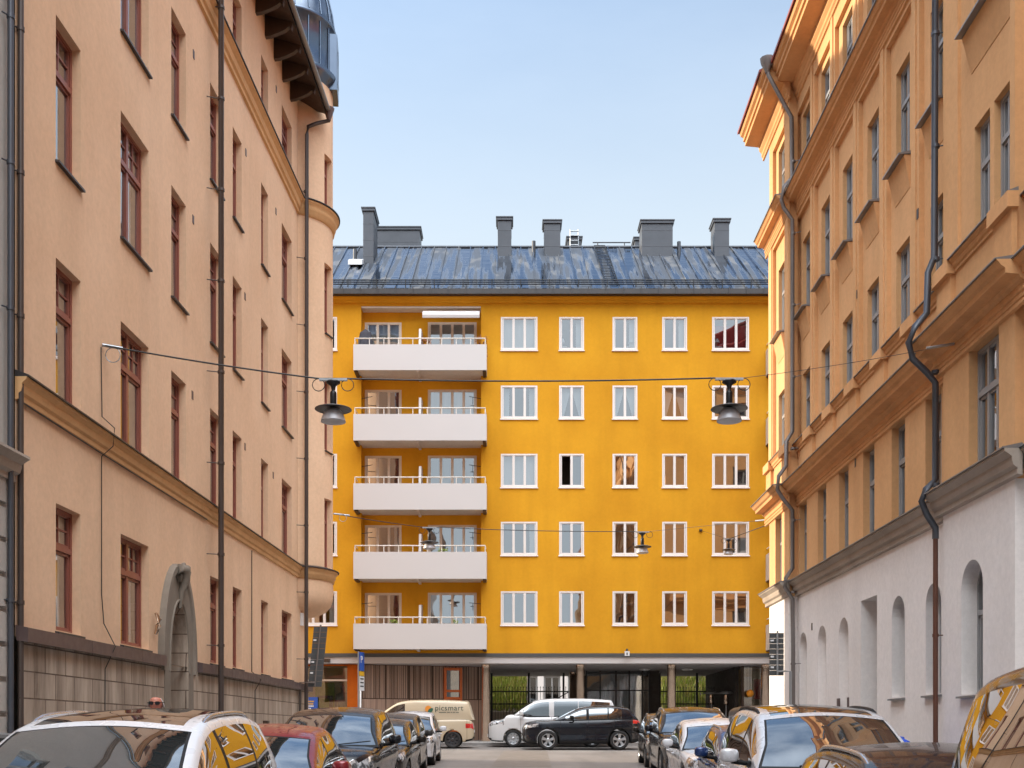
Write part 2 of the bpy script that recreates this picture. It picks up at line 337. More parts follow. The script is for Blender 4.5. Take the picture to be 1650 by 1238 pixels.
def window(parent, F, u0, u1, v0, v1, w, style, wood, gl, sill=None, arch=False, curtain=None, label=None, muntin=False, skip=None):
    mb = MB(); pane = MB(); h = v1 - v0; fr = 0.065
    d0, d1 = w - 0.03, w + 0.045
    vtop = v1
    if arch:
        r = (u1-u0)/2; vtop = v1 - r; o = dict(u0=u0, u1=u1, v0=v0, v1=v1); pts = arch_pts(o); o2 = dict(u0=u0+fr, u1=u1-fr, v0=v0, v1=v1-fr); pi_ = arch_pts(o2)
        for k in range(len(pts)-1):
            mb.face([F.P(*pts[k],d1), F.P(*pts[k+1],d1), F.P(*pi_[k+1],d1), F.P(*pi_[k],d1)])
            mb.face([F.P(*pi_[k],d1), F.P(*pi_[k+1],d1), F.P(*pi_[k+1],d0), F.P(*pi_[k],d0)])
    fbox(mb, F, u0, u0+fr, v0, vtop, d0, d1); fbox(mb, F, u1-fr, u1, v0, vtop, d0, d1)
    fbox(mb, F, u0+fr, u1-fr, v0, v0+fr*0.9, d0, d1)
    if not arch: fbox(mb, F, u0+fr, u1-fr, v1-fr, v1, d0, d1)
    n = {'one': 1, 'two': 2, 'three': 3, 'four': 4}[style[0]]
    mw = style[2] if len(style) > 2 else 0.10
    tr = style[1]
    vt = v0 + h*tr if tr else None
    if vt: fbox(mb, F, u0+fr, u1-fr, vt-0.045, vt+0.045, d0, d1+0.015)
    W = (u1-u0-2*fr)
    for k in range(1, n):
        c = u0 + fr + W*k/n
        segs = [(v0+fr*0.9, v1-fr if not arch else vtop)] if not vt else [(v0+fr*0.9, vt-0.045), (vt+0.045, v1-fr if not arch else v1-0.1)]
        for a, b in segs: fbox(mb, F, c-mw/2, c+mw/2, a, b, d0, d1-0.004)
    for k in range(n):
        a = u0+fr+W*k/n; b = u0+fr+W*(k+1)/n
        for (c, e, top) in ([(v0, v1, False)] if not vt else [(v0, vt, False), (vt, v1, True)]):
            st = 0.045; ai, bi, ci, ei = a+0.01, b-0.01, c+0.05, e-0.05
            if arch and (top or not vt): ei = min(ei, v1 - 0.03)
            if not (arch and top):
                fbox(mb, F, ai, ai+st, ci, ei, d0+0.012, d1-0.02); fbox(mb, F, bi-st, bi, ci, ei, d0+0.012, d1-0.02)
                fbox(mb, F, ai+st, bi-st, ci, ci+st, d0+0.012, d1-0.02); fbox(mb, F, ai+st, bi-st, ei-st, ei, d0+0.012, d1-0.02)
            if top and muntin:
                cm = (a+b)/2; vm = (c+e)/2
                fbox(mb, F, cm-0.014, cm+0.014, ci+st, ei-st, d0+0.018, d1-0.024); fbox(mb, F, ai+st, bi-st, vm-0.014, vm+0.014, d0+0.019, d1-0.026)
            if skip is not None and k == skip: continue
            tu, tv = random.uniform(-0.006, 0.006), random.uniform(-0.005, 0.005)
            if arch and top:
                pa = [q for q in arch_pts(dict(u0=u0+0.03, u1=u1-0.03, v0=v0, v1=v1-0.03)) if a - 0.02 <= q[0] <= b + 0.02]
                if len(pa) >= 2: pane.face([F.P(pa[0][0], vt, w-0.008), F.P(pa[-1][0], vt, w-0.008)] + [F.P(q[0], q[1], w-0.008) for q in pa[::-1]])
            else:
                cu, cv = (a+b)/2, (c+e)/2
                q = [(a,c), (b,c), (b,e), (a,e)]
                pane.face([F.P(x, y, w - 0.006 + (x-cu)*tu + (y-cv)*tv) for x, y in q])
    o = mb.build('window', wood, parent)
    if label: o['label'] = label
    pane.build('pane', gl, o)
    if sill:
        sm, sp = sill; s = MB()
        s.hexa([F.P(u0-0.03,v0-0.05,w), F.P(u1+0.03,v0-0.05,w), F.P(u1+0.03,v0-0.065,sp), F.P(u0-0.03,v0-0.065,sp), F.P(u0-0.03,v0+0.012,w), F.P(u1+0.03,v0+0.012,w), F.P(u1+0.03,v0-0.03,sp), F.P(u0-0.03,v0-0.03,sp)])
        s.build('sill', sm, o)
    if curtain:
        kind = curtain; cmb = MB()
        def cloth(a, b, c, e, sk=0.0, ww=-0.16):
            nn = 26; rows = []
            for j in range(9):
                v = e + (c - e)*j/8; rows.append([F.P(a + (b-a)*i/nn*(1 - sk*j/8) if sk >= 0 else b - (b-a)*(1-i/nn)*(1 + sk*j/8), v, w + ww + 0.025*math.sin(i*1.7 + 0.3*math.sin(j))) for i in range(nn+1)])
            cmb.grid(rows)
        if kind == 'full': cloth(u0+0.05, u1-0.05, v0+0.08, v1-0.06)
        elif kind == 'pair': cloth(u0+0.05, (u0+u1)/2, v0+0.1, v1-0.06, 0.7); cloth((u0+u1)/2, u1-0.05, v0+0.1, v1-0.06, -0.7)
        elif kind == 'side': cloth(u1-0.34, u1-0.05, v0+0.08, v1-0.06)
        elif kind == 'both': cloth(u0+0.05, u0+0.36, v0+0.08, v1-0.06); cloth(u1-0.36, u1-0.05, v0+0.08, v1-0.06)
        elif kind == 'blind': cloth(u0+0.05, u1-0.05, v0+0.10, v1-0.30, 0, -0.2)
        cmb.build('curtain', M['redcurtain'] if kind == 'blind' else M['curtain'], o)
    return o
# ================================================================== LEFT: peach building
LB = thing('apartment_building', 'peach stucco apartment building with red-brown windows, stone base and a domed corner turret', 'building', (-7.2, 26, 0))
L0, L1 = 16.32, 36.43
colsL = [(90,130), (194.5,239.6), (276,299.6), (338.6,358), (375,389.5), (420.8,432), (454,470)]
colsL = [(Lu(a), Lu(b)) for a, b in colsL]
rowsL = [(3.12,5.13), (6.80,9.02), (10.58,12.87), (14.36,16.58), (18.40,20.08)]
ops = []
for r, (v0, v1) in enumerate(rowsL):
    for c, (a, b) in enumerate(colsL):
        if r == 0 and c == 2: continue
        ops.append(dict(u0=a, u1=b, v0=v0, v1=v1, d=0.24))
PU0, PU1 = Lu(268.4), Lu(297)
portal_op = dict(u0=PU0, u1=PU1, v0=2.9, v1=4.22, d=0.05)
mb = MB(); wall(mb, FL, L0, L1, 2.9, 21.7, 0, ops + [portal_op])
FN = Frame((-7.7 + SL*L1, L1, 0), (-1, 0, 0), (0, 1, 0))
nops = [dict(u0=2.4+2.9*k, u1=3.5+2.9*k, v0=v0, v1=v1, d=0.2) for k in range(7) for v0, v1 in rowsL]
wall(mb, FN, 0, 24, -1, 21.7, 0, nops)
mb.build('wall', M['peach'], LB)
# stone base with the portal opening
mb = MB(); base_op = dict(u0=PU0, u1=PU1, v0=-0.6, v1=2.9, d=0.05)
wall(mb, FL, L0, L1+0.06, -0.6, 2.9, 0.07, [base_op])
mb.face([FL.P(L1+0.06, -0.6, 0.07), FL.P(L1+0.06, 2.9, 0.07), FL.P(L1+0.06, 2.9, -1.0), FL.P(L1+0.06, -0.6, -1.0)])
mb.build('stone_base', M['ashlar'], LB)
for a, b in ((L0, Lu(254)), (Lu(313), L1+0.18)):
    q = a; mb = MB()
    while q < b - 0.05:
        e = min(q + 2.35, b)
        mb.hexa([FL.P(q,2.84,0.02), FL.P(e,2.84,0.02), FL.P(e-0.006,2.82,0.19), FL.P(q+0.006,2.82,0.19), FL.P(q+0.006,3.07,0.0), FL.P(e-0.006,3.07,0.0), FL.P(e-0.006,3.03,0.19), FL.P(q+0.006,3.03,0.19)]); q = e
    mb.build('base_flashing', M['band'], LB)
for r, (v0, v1) in enumerate(rowsL):
    for c, (a, b) in enumerate(colsL):
        if r == 0 and c == 2: continue
        st = ('two' if b - a > 1.2 else 'one', 0.68)
        window(LB, FL, a, b, v0, v1, -0.19, st, M['redwood'], M['glass'], (M['flash'], 0.07), muntin=True, curtain=('both' if (r*3+c) % 4 == 1 else 'side' if (r+c) % 3 == 0 else None))
for o_ in nops:
    window(LB, FN, o_['u0'], o_['u1'], o_['v0'], o_['v1'], -0.16, ('one', 0.68), M['redwood'], M['glass'])
mb = MB(); mb.face([FL.P(L0,-0.5,-1.3), FL.P(L1-1.3,-0.5,-1.3), FL.P(L1-1.3,21,-1.3), FL.P(L0,21,-1.3)]); mb.face([FN.P(0.9,-0.5,-1.2), FN.P(24,-0.5,-1.2), FN.P(24,21,-1.2), FN.P(0.9,21,-1.2)])
mb.build('interior', M['room'], LB)

def cornice_prof(z, h, p): return [(0, z-h), (p*0.28, z-h*0.95), (p*0.28, z-h*0.72), (p*0.5, z-h*0.62), (p*0.58, z-h*0.42), (p*0.58, z-h*0.30), (p*0.85, z-h*0.16), (p, z-h*0.1), (p, z), (0, z)]
for z, h, p, e in ((6.70, 0.34, 0.17, 35.3), (18.28, 0.46, 0.22, 35.3)):
    mb = MB(); moulding(mb, FL, L0, e, cornice_prof(z, h, p)); mb.build('cornice', M['peachtrim'], LB)
    mb = MB(); mb.hexa([FL.P(L0,z+.002,0), FL.P(e,z+.002,0), FL.P(e,z+.002,p+.035), FL.P(L0,z+.002,p+.035), FL.P(L0,z+.10,0), FL.P(e,z+.10,0), FL.P(e,z+.025,p+.035), FL.P(L0,z+.025,p+.035)]); mb.build('cornice_flashing', M['flash'], LB)

# portal
def port(hw, v_s, rise, n=18): 
    c = (PU0+PU1)/2; return [(c - hw*math.cos(PI*k/n), v_s + rise*math.sin(PI*k/n)**0.86) for k in range(n+1)]
inn = [( (PU0+PU1)/2-0.57, -0.3)] + port(0.57, 2.75, 1.47) + [((PU0+PU1)/2+0.57, -0.3)]
outr = [((PU0+PU1)/2-.92, -0.3)] + port(.92, 2.75, 2.1) + [((PU0+PU1)/2+.92, -0.3)]
mb = MB(); rv = MB()
for k in range(len(inn)-1):
    mb.face([FL.P(*inn[k],.09), FL.P(*inn[k+1],.09), FL.P(*outr[k+1],.09), FL.P(*outr[k],.09)])
    mb.face([FL.P(*outr[k],.09), FL.P(*outr[k+1],.09), FL.P(*outr[k+1],-.02), FL.P(*outr[k],-.02)])
    rv.face([FL.P(*inn[k],.09), FL.P(*inn[k+1],.09), FL.P(*inn[k+1],-1.1), FL.P(*inn[k],-1.1)])
po = mb.build('portal_surround', M['portal'], LB); rv.build('portal_reveal', M['ashlar'], po)
mb = MB(); mb.face([FL.P(*q,-1.1) for q in inn]); mb.build('portal_door', M['redwood'], po)
mb = MB()
for (h0, r0, h1, r1, w0, w1) in ((.92, 2.1, .96, 2.15, .09, .13), (.96, 2.15, 1.08, 2.27, .13, .13), (1.08, 2.27, 1.10, 2.29, .13, .0)):
    A_, B_ = port(h0, 2.75, r0), port(h1, 2.75, r1); mb.grid([[FL.P(u, v, w0) for u, v in A_], [FL.P(u, v, w1) for u, v in B_]], 0, False)
mb.tube([FL.P(u, v, .085) for u, v in port(0.64, 2.75, 1.52)], 0.035, 6)
mb.build('arch_moulding', M['portal'], po)
c0 = (PU0+PU1)/2; mb = MB()
mb.tube([FL.P(c0-.02,4.1,.10), FL.P(c0,4.45,.12), FL.P(c0+.05,4.7,.18), FL.P(c0-.02,4.92,.20), FL.P(c0-.2,4.92,.17), FL.P(c0-.24,4.76,.15), FL.P(c0-.14,4.66,.14)], [.04,.07,.11,.13,.10,.07,.04], 10)
mb.tube([FL.P(c0+.08,4.3,.10), FL.P(c0+.16,4.6,.14), FL.P(c0+.18,4.88,.17), FL.P(c0+.02,5.04,.15)], [.04,.08,.10,.05], 10)
mb.build('carved_keystone', M['portal'], po)
mb = MB(); uu = Lu(246); mb.tube([FL.P(uu,3.44,.06), FL.P(uu-.05,3.6,.13), FL.P(uu+.04,3.72,.12), FL.P(uu,3.86,.06)], [.03,.06,.05,.03], 8); mb.build('wall_ornament', M['bronze'], LB)

# eave with curved rafter tails, roof, turret
EZ = 21.25
k = L0 + 0.35
while k < 35.2:
    mb = MB()
    prof = [(0.0,20.82), (0.16,20.84), (0.38,20.92), (0.56,21.0), (0.68,21.1), (0.74,21.02), (0.76,21.12), (0.78,21.2), (0.0,21.46)]
    a = [FL.P(k-.07, v, w) for w, v in prof]; b = [FL.P(k+.07, v, w) for w, v in prof]
    mb.face(a); mb.face(b[::-1])
    for i in range(len(prof)): j = (i+1) % len(prof); mb.face([a[i], b[i], b[j], a[j]])
    mb.build('rafter_tail', M['brownwood'], LB); k += 1.03
mb = MB(); mb.hexa([FL.P(L0,21.46,-.1), FL.P(35.6,21.46,-.1), FL.P(35.6,21.18,.82), FL.P(L0,21.18,.82), FL.P(L0,21.55,-.1), FL.P(35.6,21.55,-.1), FL.P(35.6,21.27,.82), FL.P(L0,21.27,.82)]); mb.build('soffit_board', M['brownwood'], LB)
mb = MB(); mb.hexa([FL.P(L0-.3,21.3,.86), FL.P(35.65,21.3,.86), FL.P(35.65,25.6,-5.6), FL.P(L0-.3,25.6,-5.6), FL.P(L0-.3,21.36,.86), FL.P(35.65,21.36,.86), FL.P(35.65,25.66,-5.6), FL.P(L0-.3,25.66,-5.6)])
mb.face([FL.P(L0-.3,25.66,-5.6), FL.P(35.65,25.66,-5.6), FL.P(35.65,21.4,-14), FL.P(L0-.3,21.4,-14)])
mb.hexa([(-30,36.9,21.4), (-8,36.9,21.4), (-8,29,25.4), (-30,29,25.4), (-30,36.9,21.5), (-8,36.9,21.5), (-8,29,25.5), (-30,29,25.5)])
q = L0
while q < 35.6:
    mb.hexa([FL.P(q,21.36,.86), FL.P(q+.03,21.36,.86), FL.P(q+.03,25.66,-5.6), FL.P(q,25.66,-5.6), FL.P(q,21.40,.86), FL.P(q+.03,21.40,.86), FL.P(q+.03,25.70,-5.6), FL.P(q,25.70,-5.6)]); q += .6
mb.build('roof', M['roof'], LB)
mb = MB(); mb.tube([FL.P(L0-.2,21.27,.92), FL.P(35.75,21.25,.92)], 0.075, 8); mb.build('gutter', M['greyflash'], LB)

TX, TY, TR = -7.27, 36.5, 1.4
mb = MB()
t0, t1 = math.radians(-80), math.radians(150)
tw = [math.radians(x) for x in (-27, -4, 22, 45)]
angs = sorted([t0 + (t1-t0)*k/46 for k in range(47)] + tw); angs = [a for i, a in enumerate(angs) if i == 0 or a - angs[i-1] > 1e-4 or a in tw]
rT = rowsL[1:]; zs = sorted([6.4, 22.6] + [q for r in rT for q in r])
cyl = lambda a, r, z: (TX + r*math.cos(a), TY + r*math.sin(a), z)
for a, b in zip(angs, angs[1:]):
    for c, d in zip(zs, zs[1:]):
        am, zm = (a+b)/2, (c+d)/2
        if (tw[0] < am < tw[1] or tw[2] < am < tw[3]) and any(r[0] < zm < r[1] for r in rT): continue
        mb.face([cyl(a,TR,c), cyl(b,TR,c), cyl(b,TR,d), cyl(a,TR,d)], 0, False)
for (a, b) in ((tw[0], tw[1]), (tw[2], tw[3])):
    for c, d in rT:
        for q in (a, b): mb.face([cyl(q,TR,c), cyl(q,TR-.28,c), cyl(q,TR-.28,d), cyl(q,TR,d)])
        for z in (c, d): mb.face([cyl(a,TR,z), cyl(b,TR,z), cyl(b,TR-.28,z), cyl(a,TR-.28,z)])
n_main = len(mb.f)
mb.lathe(TX, TY, [(TR,6.4), (TR+.02,6.1), (TR,5.82), (TR-.07,5.6), (TR-.22,5.43), (TR-.5,5.30), (TR-.88,5.22), (TR-1.02,5.10), (TR-1.05,4.9)], 40, t0, t1)
tur = mb.build('turret', M['peach'], LB, recalc=True)
bm = bmesh.new(); bm.from_mesh(tur.data); 
for f in bm.faces: f.smooth = True
for e in bm.edges:
    if len(e.link_faces) == 2 and e.calc_face_angle(0) > 0.6: e.smooth = False
bm.to_mesh(tur.data); bm.free()
for (a, b) in ((tw[0], tw[1]), (tw[2], tw[3])):
    for c, d in rT:
        A, B = Vector(cyl(a,TR-.2,0)), Vector(cyl(b,TR-.2,0)); L = (B-A).length; uu = (B-A)/L; nn = Vector((uu.y, -uu.x, 0))
        window(tur, Frame(A, uu, nn), 0, L, c, d, 0, ('one', 0.68), M['redwood'], M['glass'], (M['flash'], 0.27))
for z, h, p in ((6.70, 0.34, 0.17), (18.28, 0.46, 0.2)):
    mb = MB(); mb.lathe(TX, TY, [(TR + w, v) for w, v in cornice_prof(z, h, p)], 40, t0, t1); mb.build('turret_cornice', M['peachtrim'], tur)
    mb = MB(); mb.lathe(TX, TY, [(TR+p+.04, z+.002), (TR+p+.04, z+.03), (TR, z+.1)], 40, t0, t1, smooth=False); mb.build('cornice_flashing', M['flash'], tur)
mb = MB(); mb.lathe(TX, TY, [(TR,22.3), (TR+.05,22.4), (TR+.16,22.52), (TR+.2,22.62), (TR+.2,22.7), (TR+.02,22.76), (TR,22.8), (TR,24.2), (TR+.10,24.26), (TR+.12,24.34), (TR+.06,24.40), (TR-.02,24.9), (TR-.16,25.5), (TR-.42,26.1), (TR-.75,26.6), (TR-1.1,26.95), (.16,27.25), (.1,28.2), (.02,29.4)], 40)
for j in range(20):
    a = 2*PI*j/20; mb.tube([cyl(a,TR+.02,22.8), cyl(a,TR+.02,24.2)], .022, 5); mb.tube([cyl(a,TR+.07,24.4), cyl(a,TR,24.9), cyl(a,TR-.14,25.5), cyl(a,TR-.4,26.1), cyl(a,TR-.73,26.6)], .022, 5)
dome = mb.build('dome', M['tarback'], tur)
mb = MB(); A = Vector(cyl(math.radians(6), 1.15, 0)); FD = Frame(A, (-math.sin(math.radians(6)), math.cos(math.radians(6)), 0), (math.cos(math.radians(6)), math.sin(math.radians(6)), 0))
wall(mb, FD, -.5, .5, 22.3, 24.1, .42, [dict(u0=-.3, u1=.3, v0=22.8, v1=23.8, d=.2, arch=True, closed=True)])
mb.hexa([FD.P(-.5,22.3,-.3), FD.P(.5,22.3,-.3), FD.P(.5,22.3,.41), FD.P(-.5,22.3,.41), FD.P(-.5,24.1,-.3), FD.P(.5,24.1,-.3), FD.P(.5,24.1,.41), FD.P(-.5,24.1,.41)])
mb.build('dome_dormer', M['tarback'], dome)

# downpipes and cables of the left wall
def pipe(F, pts, r, mt, parent, name='downpipe', br=None):
    mb = MB(); mb.tube([F.P(*p) for p in pts], r, 10)
    u, w = pts[-1][0], pts[-1][2]
    z = pts[-1][1] + 1.0
    top = max(p[1] for p in pts if abs(p[0]-u) < .3 and abs(p[2]-w) < .1)
    while z < top:
        a = F.P(u, z, w); mb.tube([a - Vector((0,0,.03)), a + Vector((0,0,.03))], r*1.25, 10); mb.tube([F.P(u, z, w), F.P(u-.12, z, -.02)], .012, 5); z += 2.1
    return mb.build(name, mt, parent)
u1 = Lu(335.5)
pipe(FL, [(u1,21.2,.9), (u1,21.0,.9), (u1,20.6,.5), (u1,20.3,.3), (u1,2.4,.3), (u1,.4,.3)], .065, M['pipe'], LB)
u2 = 35.15
pp = pipe(FL, [(u2+.4,21.15,.92), (u2+.4,20.95,.92), (u2+.2,20.75,.55), (u2,20.55,.34), (u2,20.3,.30), (u2,2.5,.28), (u2,.7,.28)], .06, M['pipe'], LB)
mb = MB(); A = FL.P(u2+.4, 0, .92); mb.lathe(A.x, A.y, [(.06,20.95), (.09,21.05), (.17,21.28), (.18,21.33)], 10); mb.build('rain_hopper', M['band'], pp)
mb = MB(); uc = Lu(161)
mb.tube([FL.P(uc,8.2,.02), FL.P(uc+.02,7.0,.03), FL.P(uc+.1,6.82,.22), FL.P(uc+.08,6.5,.2), FL.P(uc,6.3,.03), FL.P(uc,3.9,.03), FL.P(uc+.1,3.4,.03), FL.P(uc+.14,3.0,.22), FL.P(uc-.02,2.6,.10), FL.P(uc-.02,.3,.09)], .009, 6)
mb.tube([FL.P(L0+.1,6.36,.04), FL.P(uc,6.34,.05), FL.P(Lu(330),6.36,.05)], .012, 5)
mb.tube([FL.P(Lu(404),6.3,.03), FL.P(Lu(404),3.1,.03), FL.P(Lu(408),2.9,.21), FL.P(Lu(405),2.6,.1), FL.P(Lu(405),.6,.1)], .012, 5)
mb.build('wall_cable', M['cable'], LB)
for x, y in ((311.8,88), (445,144), (396,246), (311,354), (444.5,341), (309.8,637), (394.6,478), (394.6,720), (440,766)):
    u = Lu(x); z = CAMZ + (HY-y)*u/FPX; mb = MB(); fbox(mb, FL, u-.05, u+.05, z-.09, z+.09, 0.0, .012); mb.build('wall_vent', M['band'], LB)
for x, y, w_, h_ in ((376,1160,.28,.5), (421,1168,.22,.55), (457,1170,.18,.5)):
    u = Lu(x); z = CAMZ + (HY-y)*u/FPX; mb = MB(); fbox(mb, FL, u-w_/2, u+w_/2, z-h_, z+h_*.2, .07, .20); mb.build('base_post', M['brownwood'], LB)
mb = MB(); fbox(mb, FL, 35.55, 35.75, 4.9, 5.3, .0, .08); mb.build('house_number_plate', M['signwhite'], LB)

# ================================================================== far left: pale neighbour
PB = thing('apartment_building', 'pale grey-beige stucco building cut off by the left picture edge, with grooved lower wall', 'building', (-8, 5, 0))
P0 = -30
cp = [(15.2 - 2.9*k, 13.9 - 2.9*k) for k in range(1, 9)]
pops = [dict(u0=b, u1=a, v0=v0, v1=v1, d=.2) for a, b in cp for v0, v1 in ((1.6,3.7), (6.9,9.0), (10.6,12.8), (14.2,16.3))]
mb = MB(); wall(mb, FL, P0, L0-.02, -1.6, 22, -.05, pops); 
mb.face([FL.P(L0-.02,-1.6,-.05), FL.P(L0-.02,22,-.05), FL.P(L0-.02,22,-8), FL.P(L0-.02,-1.6,-8)])
mb.build('wall', M['pale'], PB)
mb = MB(); z = .8
while z < 5.0:
    fbox(mb, FL, P0, L0-.25, z, z+.42, -.06, .0); z += .5
mb.build('grooved_base', M['pale'], PB)
for z, h, p in ((5.5,.38,.3), (13.9,.3,.2), (21.9,.5,.6)):
    mb = MB(); moulding(mb, FL, P0, L0-.05, [(w-.05, v) for w, v in cornice_prof(z, h, p)]); mb.build('cornice', M['stonetrim'], PB)
for o_ in pops: window(PB, FL, o_['u0'], o_['u1'], o_['v0'], o_['v1'], -.2, ('two', .66), M['greywood'], M['glass'])
mb = MB(); mb.face([FL.P(P0,-1,-1.3), FL.P(L0-.1,-1,-1.3), FL.P(L0-.1,22,-1.3), FL.P(P0,22,-1.3)]); mb.build('interior', M['room'], PB)
mb = MB(); mb.hexa([FL.P(P0,22,.6), FL.P(L0,22,.6), FL.P(L0,25.2,-6), FL.P(P0,25.2,-6), FL.P(P0,22.1,.6), FL.P(L0,22.1,.6), FL.P(L0,25.3,-6), FL.P(P0,25.3,-6)]); mb.build('roof', M['roof'], PB)
pipe(FL, [(L0-.24,21.8,.05), (L0-.24,.3,.05)], .045, M['pipeblue'], PB)
pipe(FL, [(L0+.05,21.1,.06), (L0+.05,.3,.06)], .045, M['pipe'], LB)

# ================================================================== RIGHT: orange building
RB = thing('apartment_building', 'orange stucco building with white arched ground floor and grey windows', 'building', (8.6, 22, 0))
R0, R1, NR0, NR1, R2 = -30.0, 32.9, 17.6, 20.65, 35.6
RW = .25
colR = [21.85 + 2.08*k for k in range(6)]
extra = [15.7 - 2.08*k for k in range(20)]
HW = .435
rowsR = [(5.93,8.12), (9.98,11.95), (13.7,15.83), (17.55,19.52)]
def main_ops(cs, upto):
    out_ = []
    for c in cs: out_.append(dict(u0=c-HW, u1=c+HW, v0=rowsR[0][0], v1=rowsR[0][1], d=.26))
    for c in cs:
        inner = [dict(u0=c-HW, u1=c+HW, v0=a, v1=b, d=.2) for a, b in rowsR[1:3]]
        out_.append(dict(u0=c-.8, u1=c+.8, v0=9.98, v1=16.63, d=.10, inner=inner))
        out_.append(dict(u0=c-.8, u1=c+.8, v0=17.3, v1=19.72, d=.10, inner=[dict(u0=c-HW, u1=c+HW, v0=rowsR[3][0], v1=rowsR[3][1], d=.2)]))
    return out_
mb = MB()
wall(mb, FR, NR1, R1, 5.5, 21, 0, main_ops(colR, 1)); wall(mb, FR, R0, NR0, 5.5, 21, 0, main_ops(extra, 1))
cR = 34.3
wall(mb, FR, R1, R2, 5.5, 21, RW, main_ops([cR], 1))
cN1, cN2, cN0 = 19.0, 18.22, 18.82
nr = [dict(u0=18.2, u1=19.45, v0=rowsR[0][0], v1=rowsR[0][1], d=.26)]
nin = [dict(u0=a, u1=b, v0=v0, v1=v1, d=.2) for a, b in ((18.67,19.32), (17.9,18.5)) for v0, v1 in rowsR[1:3]]
nr.append(dict(u0=17.78, u1=19.95, v0=9.98, v1=16.63, d=.05, inner=nin))
nr += [dict(u0=a, u1=b, v0=rowsR[3][0], v1=rowsR[3][1], d=.2) for a, b in ((18.67,19.32), (17.9,18.5))]
wall(mb, FR, NR0, NR1, 5.5, 21, RW, nr)
def ret(mb, u, v0, v1, w0, w1): mb.face([FR.P(u,v0,w0), FR.P(u,v1,w0), FR.P(u,v1,w1), FR.P(u,v0,w1)])
for u in (NR0, NR1, R1): ret(mb, u, 5.5, 21, 0, RW)
FE = Frame(FR.P(R2, 0, RW), (1, 0, 0), (0, 1, 0))
eops = [dict(u0=1.4+2.4*k, u1=2.35+2.4*k, v0=v0, v1=v1, d=.2) for k in range(9) for v0, v1 in rowsR]
wall(mb, FE, 0, 24, 5.5, 21, 0, eops)
mb.build('upper_wall', M['orange'], RB)
# small vertical strips beside the far risalit and between windows (lesenes)
def lesene(a, b, z0, z1, w): mb = MB(); fbox(mb, FR, a, b, z0, z1, w+.002, w+.03); mb.build('lesene', M['orange'], RB)
for a, b in zip(colR, colR[1:]):
    c = (a+b)/2; lesene(c-.10, c+.10, 9.98, 16.75, 0); lesene(c-.10, c+.10, 17.35, 20.2, 0)
lesene(R1+.05, R1+.4, 9.98, 16.75, RW); lesene(R2-.42, R2, 9.98, 16.75, RW)
# white ground floor
gr = []
for k, c in enumerate(colR[::-1]):
    if k < 3: gr.append(dict(u0=c-.43, u1=c+.43, v0=-.4, v1=4.38, d=.32, arch=True, closed=True))
    elif k == 3: gr.append(dict(u0=c-.62, u1=c+.62, v0=.2, v1=4.62, d=1.1))
    else: gr.append(dict(u0=c-.42, u1=c+.42, v0=2.25, v1=4.42, d=.42, arch=True))
mb = MB(); wall(mb, FR, NR1, R1, -.8, 5.5, 0, gr)
wall(mb, FR, R1, R2, -.8, 5.5, RW, [dict(u0=34.1, u1=34.8, v0=-.2, v1=1.0, d=.1, closed=True)])
ga = dict(u0=18.84, u1=19.78, v0=2.16, v1=4.48, d=.42, arch=True)
wall(mb, FR, NR0, NR1, -.8, 5.5, RW, [ga])
ge = [dict(u0=c-.42, u1=c+.42, v0=1.9, v1=4.3, d=.3, arch=True) for c in extra[:10]]
wall(mb, FR, R0, NR0, -1.6, 5.5, 0, ge)
for u in (NR0, NR1, R1): ret(mb, u, -.8, 5.5, 0, RW)
gee = [dict(u0=1.4+2.4*k, u1=2.35+2.4*k, v0=1.6, v1=4.3, d=.3, arch=True) for k in range(9)]
wall(mb, FE, 0, 24, -.8, 5.5, 0, gee)
mb.build('ground_floor_wall', M['white'], RB)
mb = MB(); fbox(mb, FR, NR1+.02, 25.1, -.8, 1.24, .0, .04); mb.build('plinth', M['greyflash'], RB)
FG = (M['greyflash'], .08)
for c in colR:
    for r, (a, b) in enumerate(rowsR):
        w = -.2 if r == 0 else -.25
        window(RB, FR, c-HW, c+HW, a, b, w, ('two', .64, .07), M['greywood'], M['glass'], FG if r == 1 else None, curtain=('both' if (r*5+int(c)) % 4 == 0 else 'full' if (r+int(c)) % 7 == 3 else None))
for r, (a, b) in enumerate(rowsR): window(RB, FR, cR-HW, cR+HW, a, b, RW-.2 if r == 0 else RW-.25, ('two', .64, .07), M['greywood'], M['glass'], None)
window(RB, FR, 18.2, 19.45, *rowsR[0], RW-.2, ('three', .64, .08), M['greywood'], M['glass'], None)
for a, b in ((18.67,19.32), (17.9,18.5)):
    for r in (1, 2, 3): window(RB, FR, a, b, *rowsR[r], RW-(.2 if r < 3 else .15), ('two', .64, .06), M['greywood'], M['glass'], None)
for o_ in gr:
    if o_.get('closed') or not o_.get('arch'): continue
    window(RB, FR, o_['u0'], o_['u1'], o_['v0'], o_['v1'], -.32, ('one', .62), M['greywood'], M['glass'], (M['greyflash'], .09), arch=True)
window(RB, FR, ga['u0'], ga['u1'], ga['v0'], ga['v1'], RW-.32, ('two', .62, .08), M['greywood'], M['glass'], (M['greyflash'], RW+.09), arch=True)
for c in extra[:10]:
    for r, (a, b) in enumerate(rowsR[:3]): window(RB, FR, c-HW, c+HW, a, b, -.2 if r == 0 else -.25, ('two', .64, .07), M['greywood'], M['glass'])
for o_ in ge: window(RB, FR, o_['u0'], o_['u1'], o_['v0'], o_['v1'], -.22, ('one', .62), M['greywood'], M['glass'], arch=True)
for o_ in eops: window(RB, FE, o_['u0'], o_['u1'], o_['v0'], o_['v1'], -.15, ('two', .64, .07), M['greywood'], M['glass'])
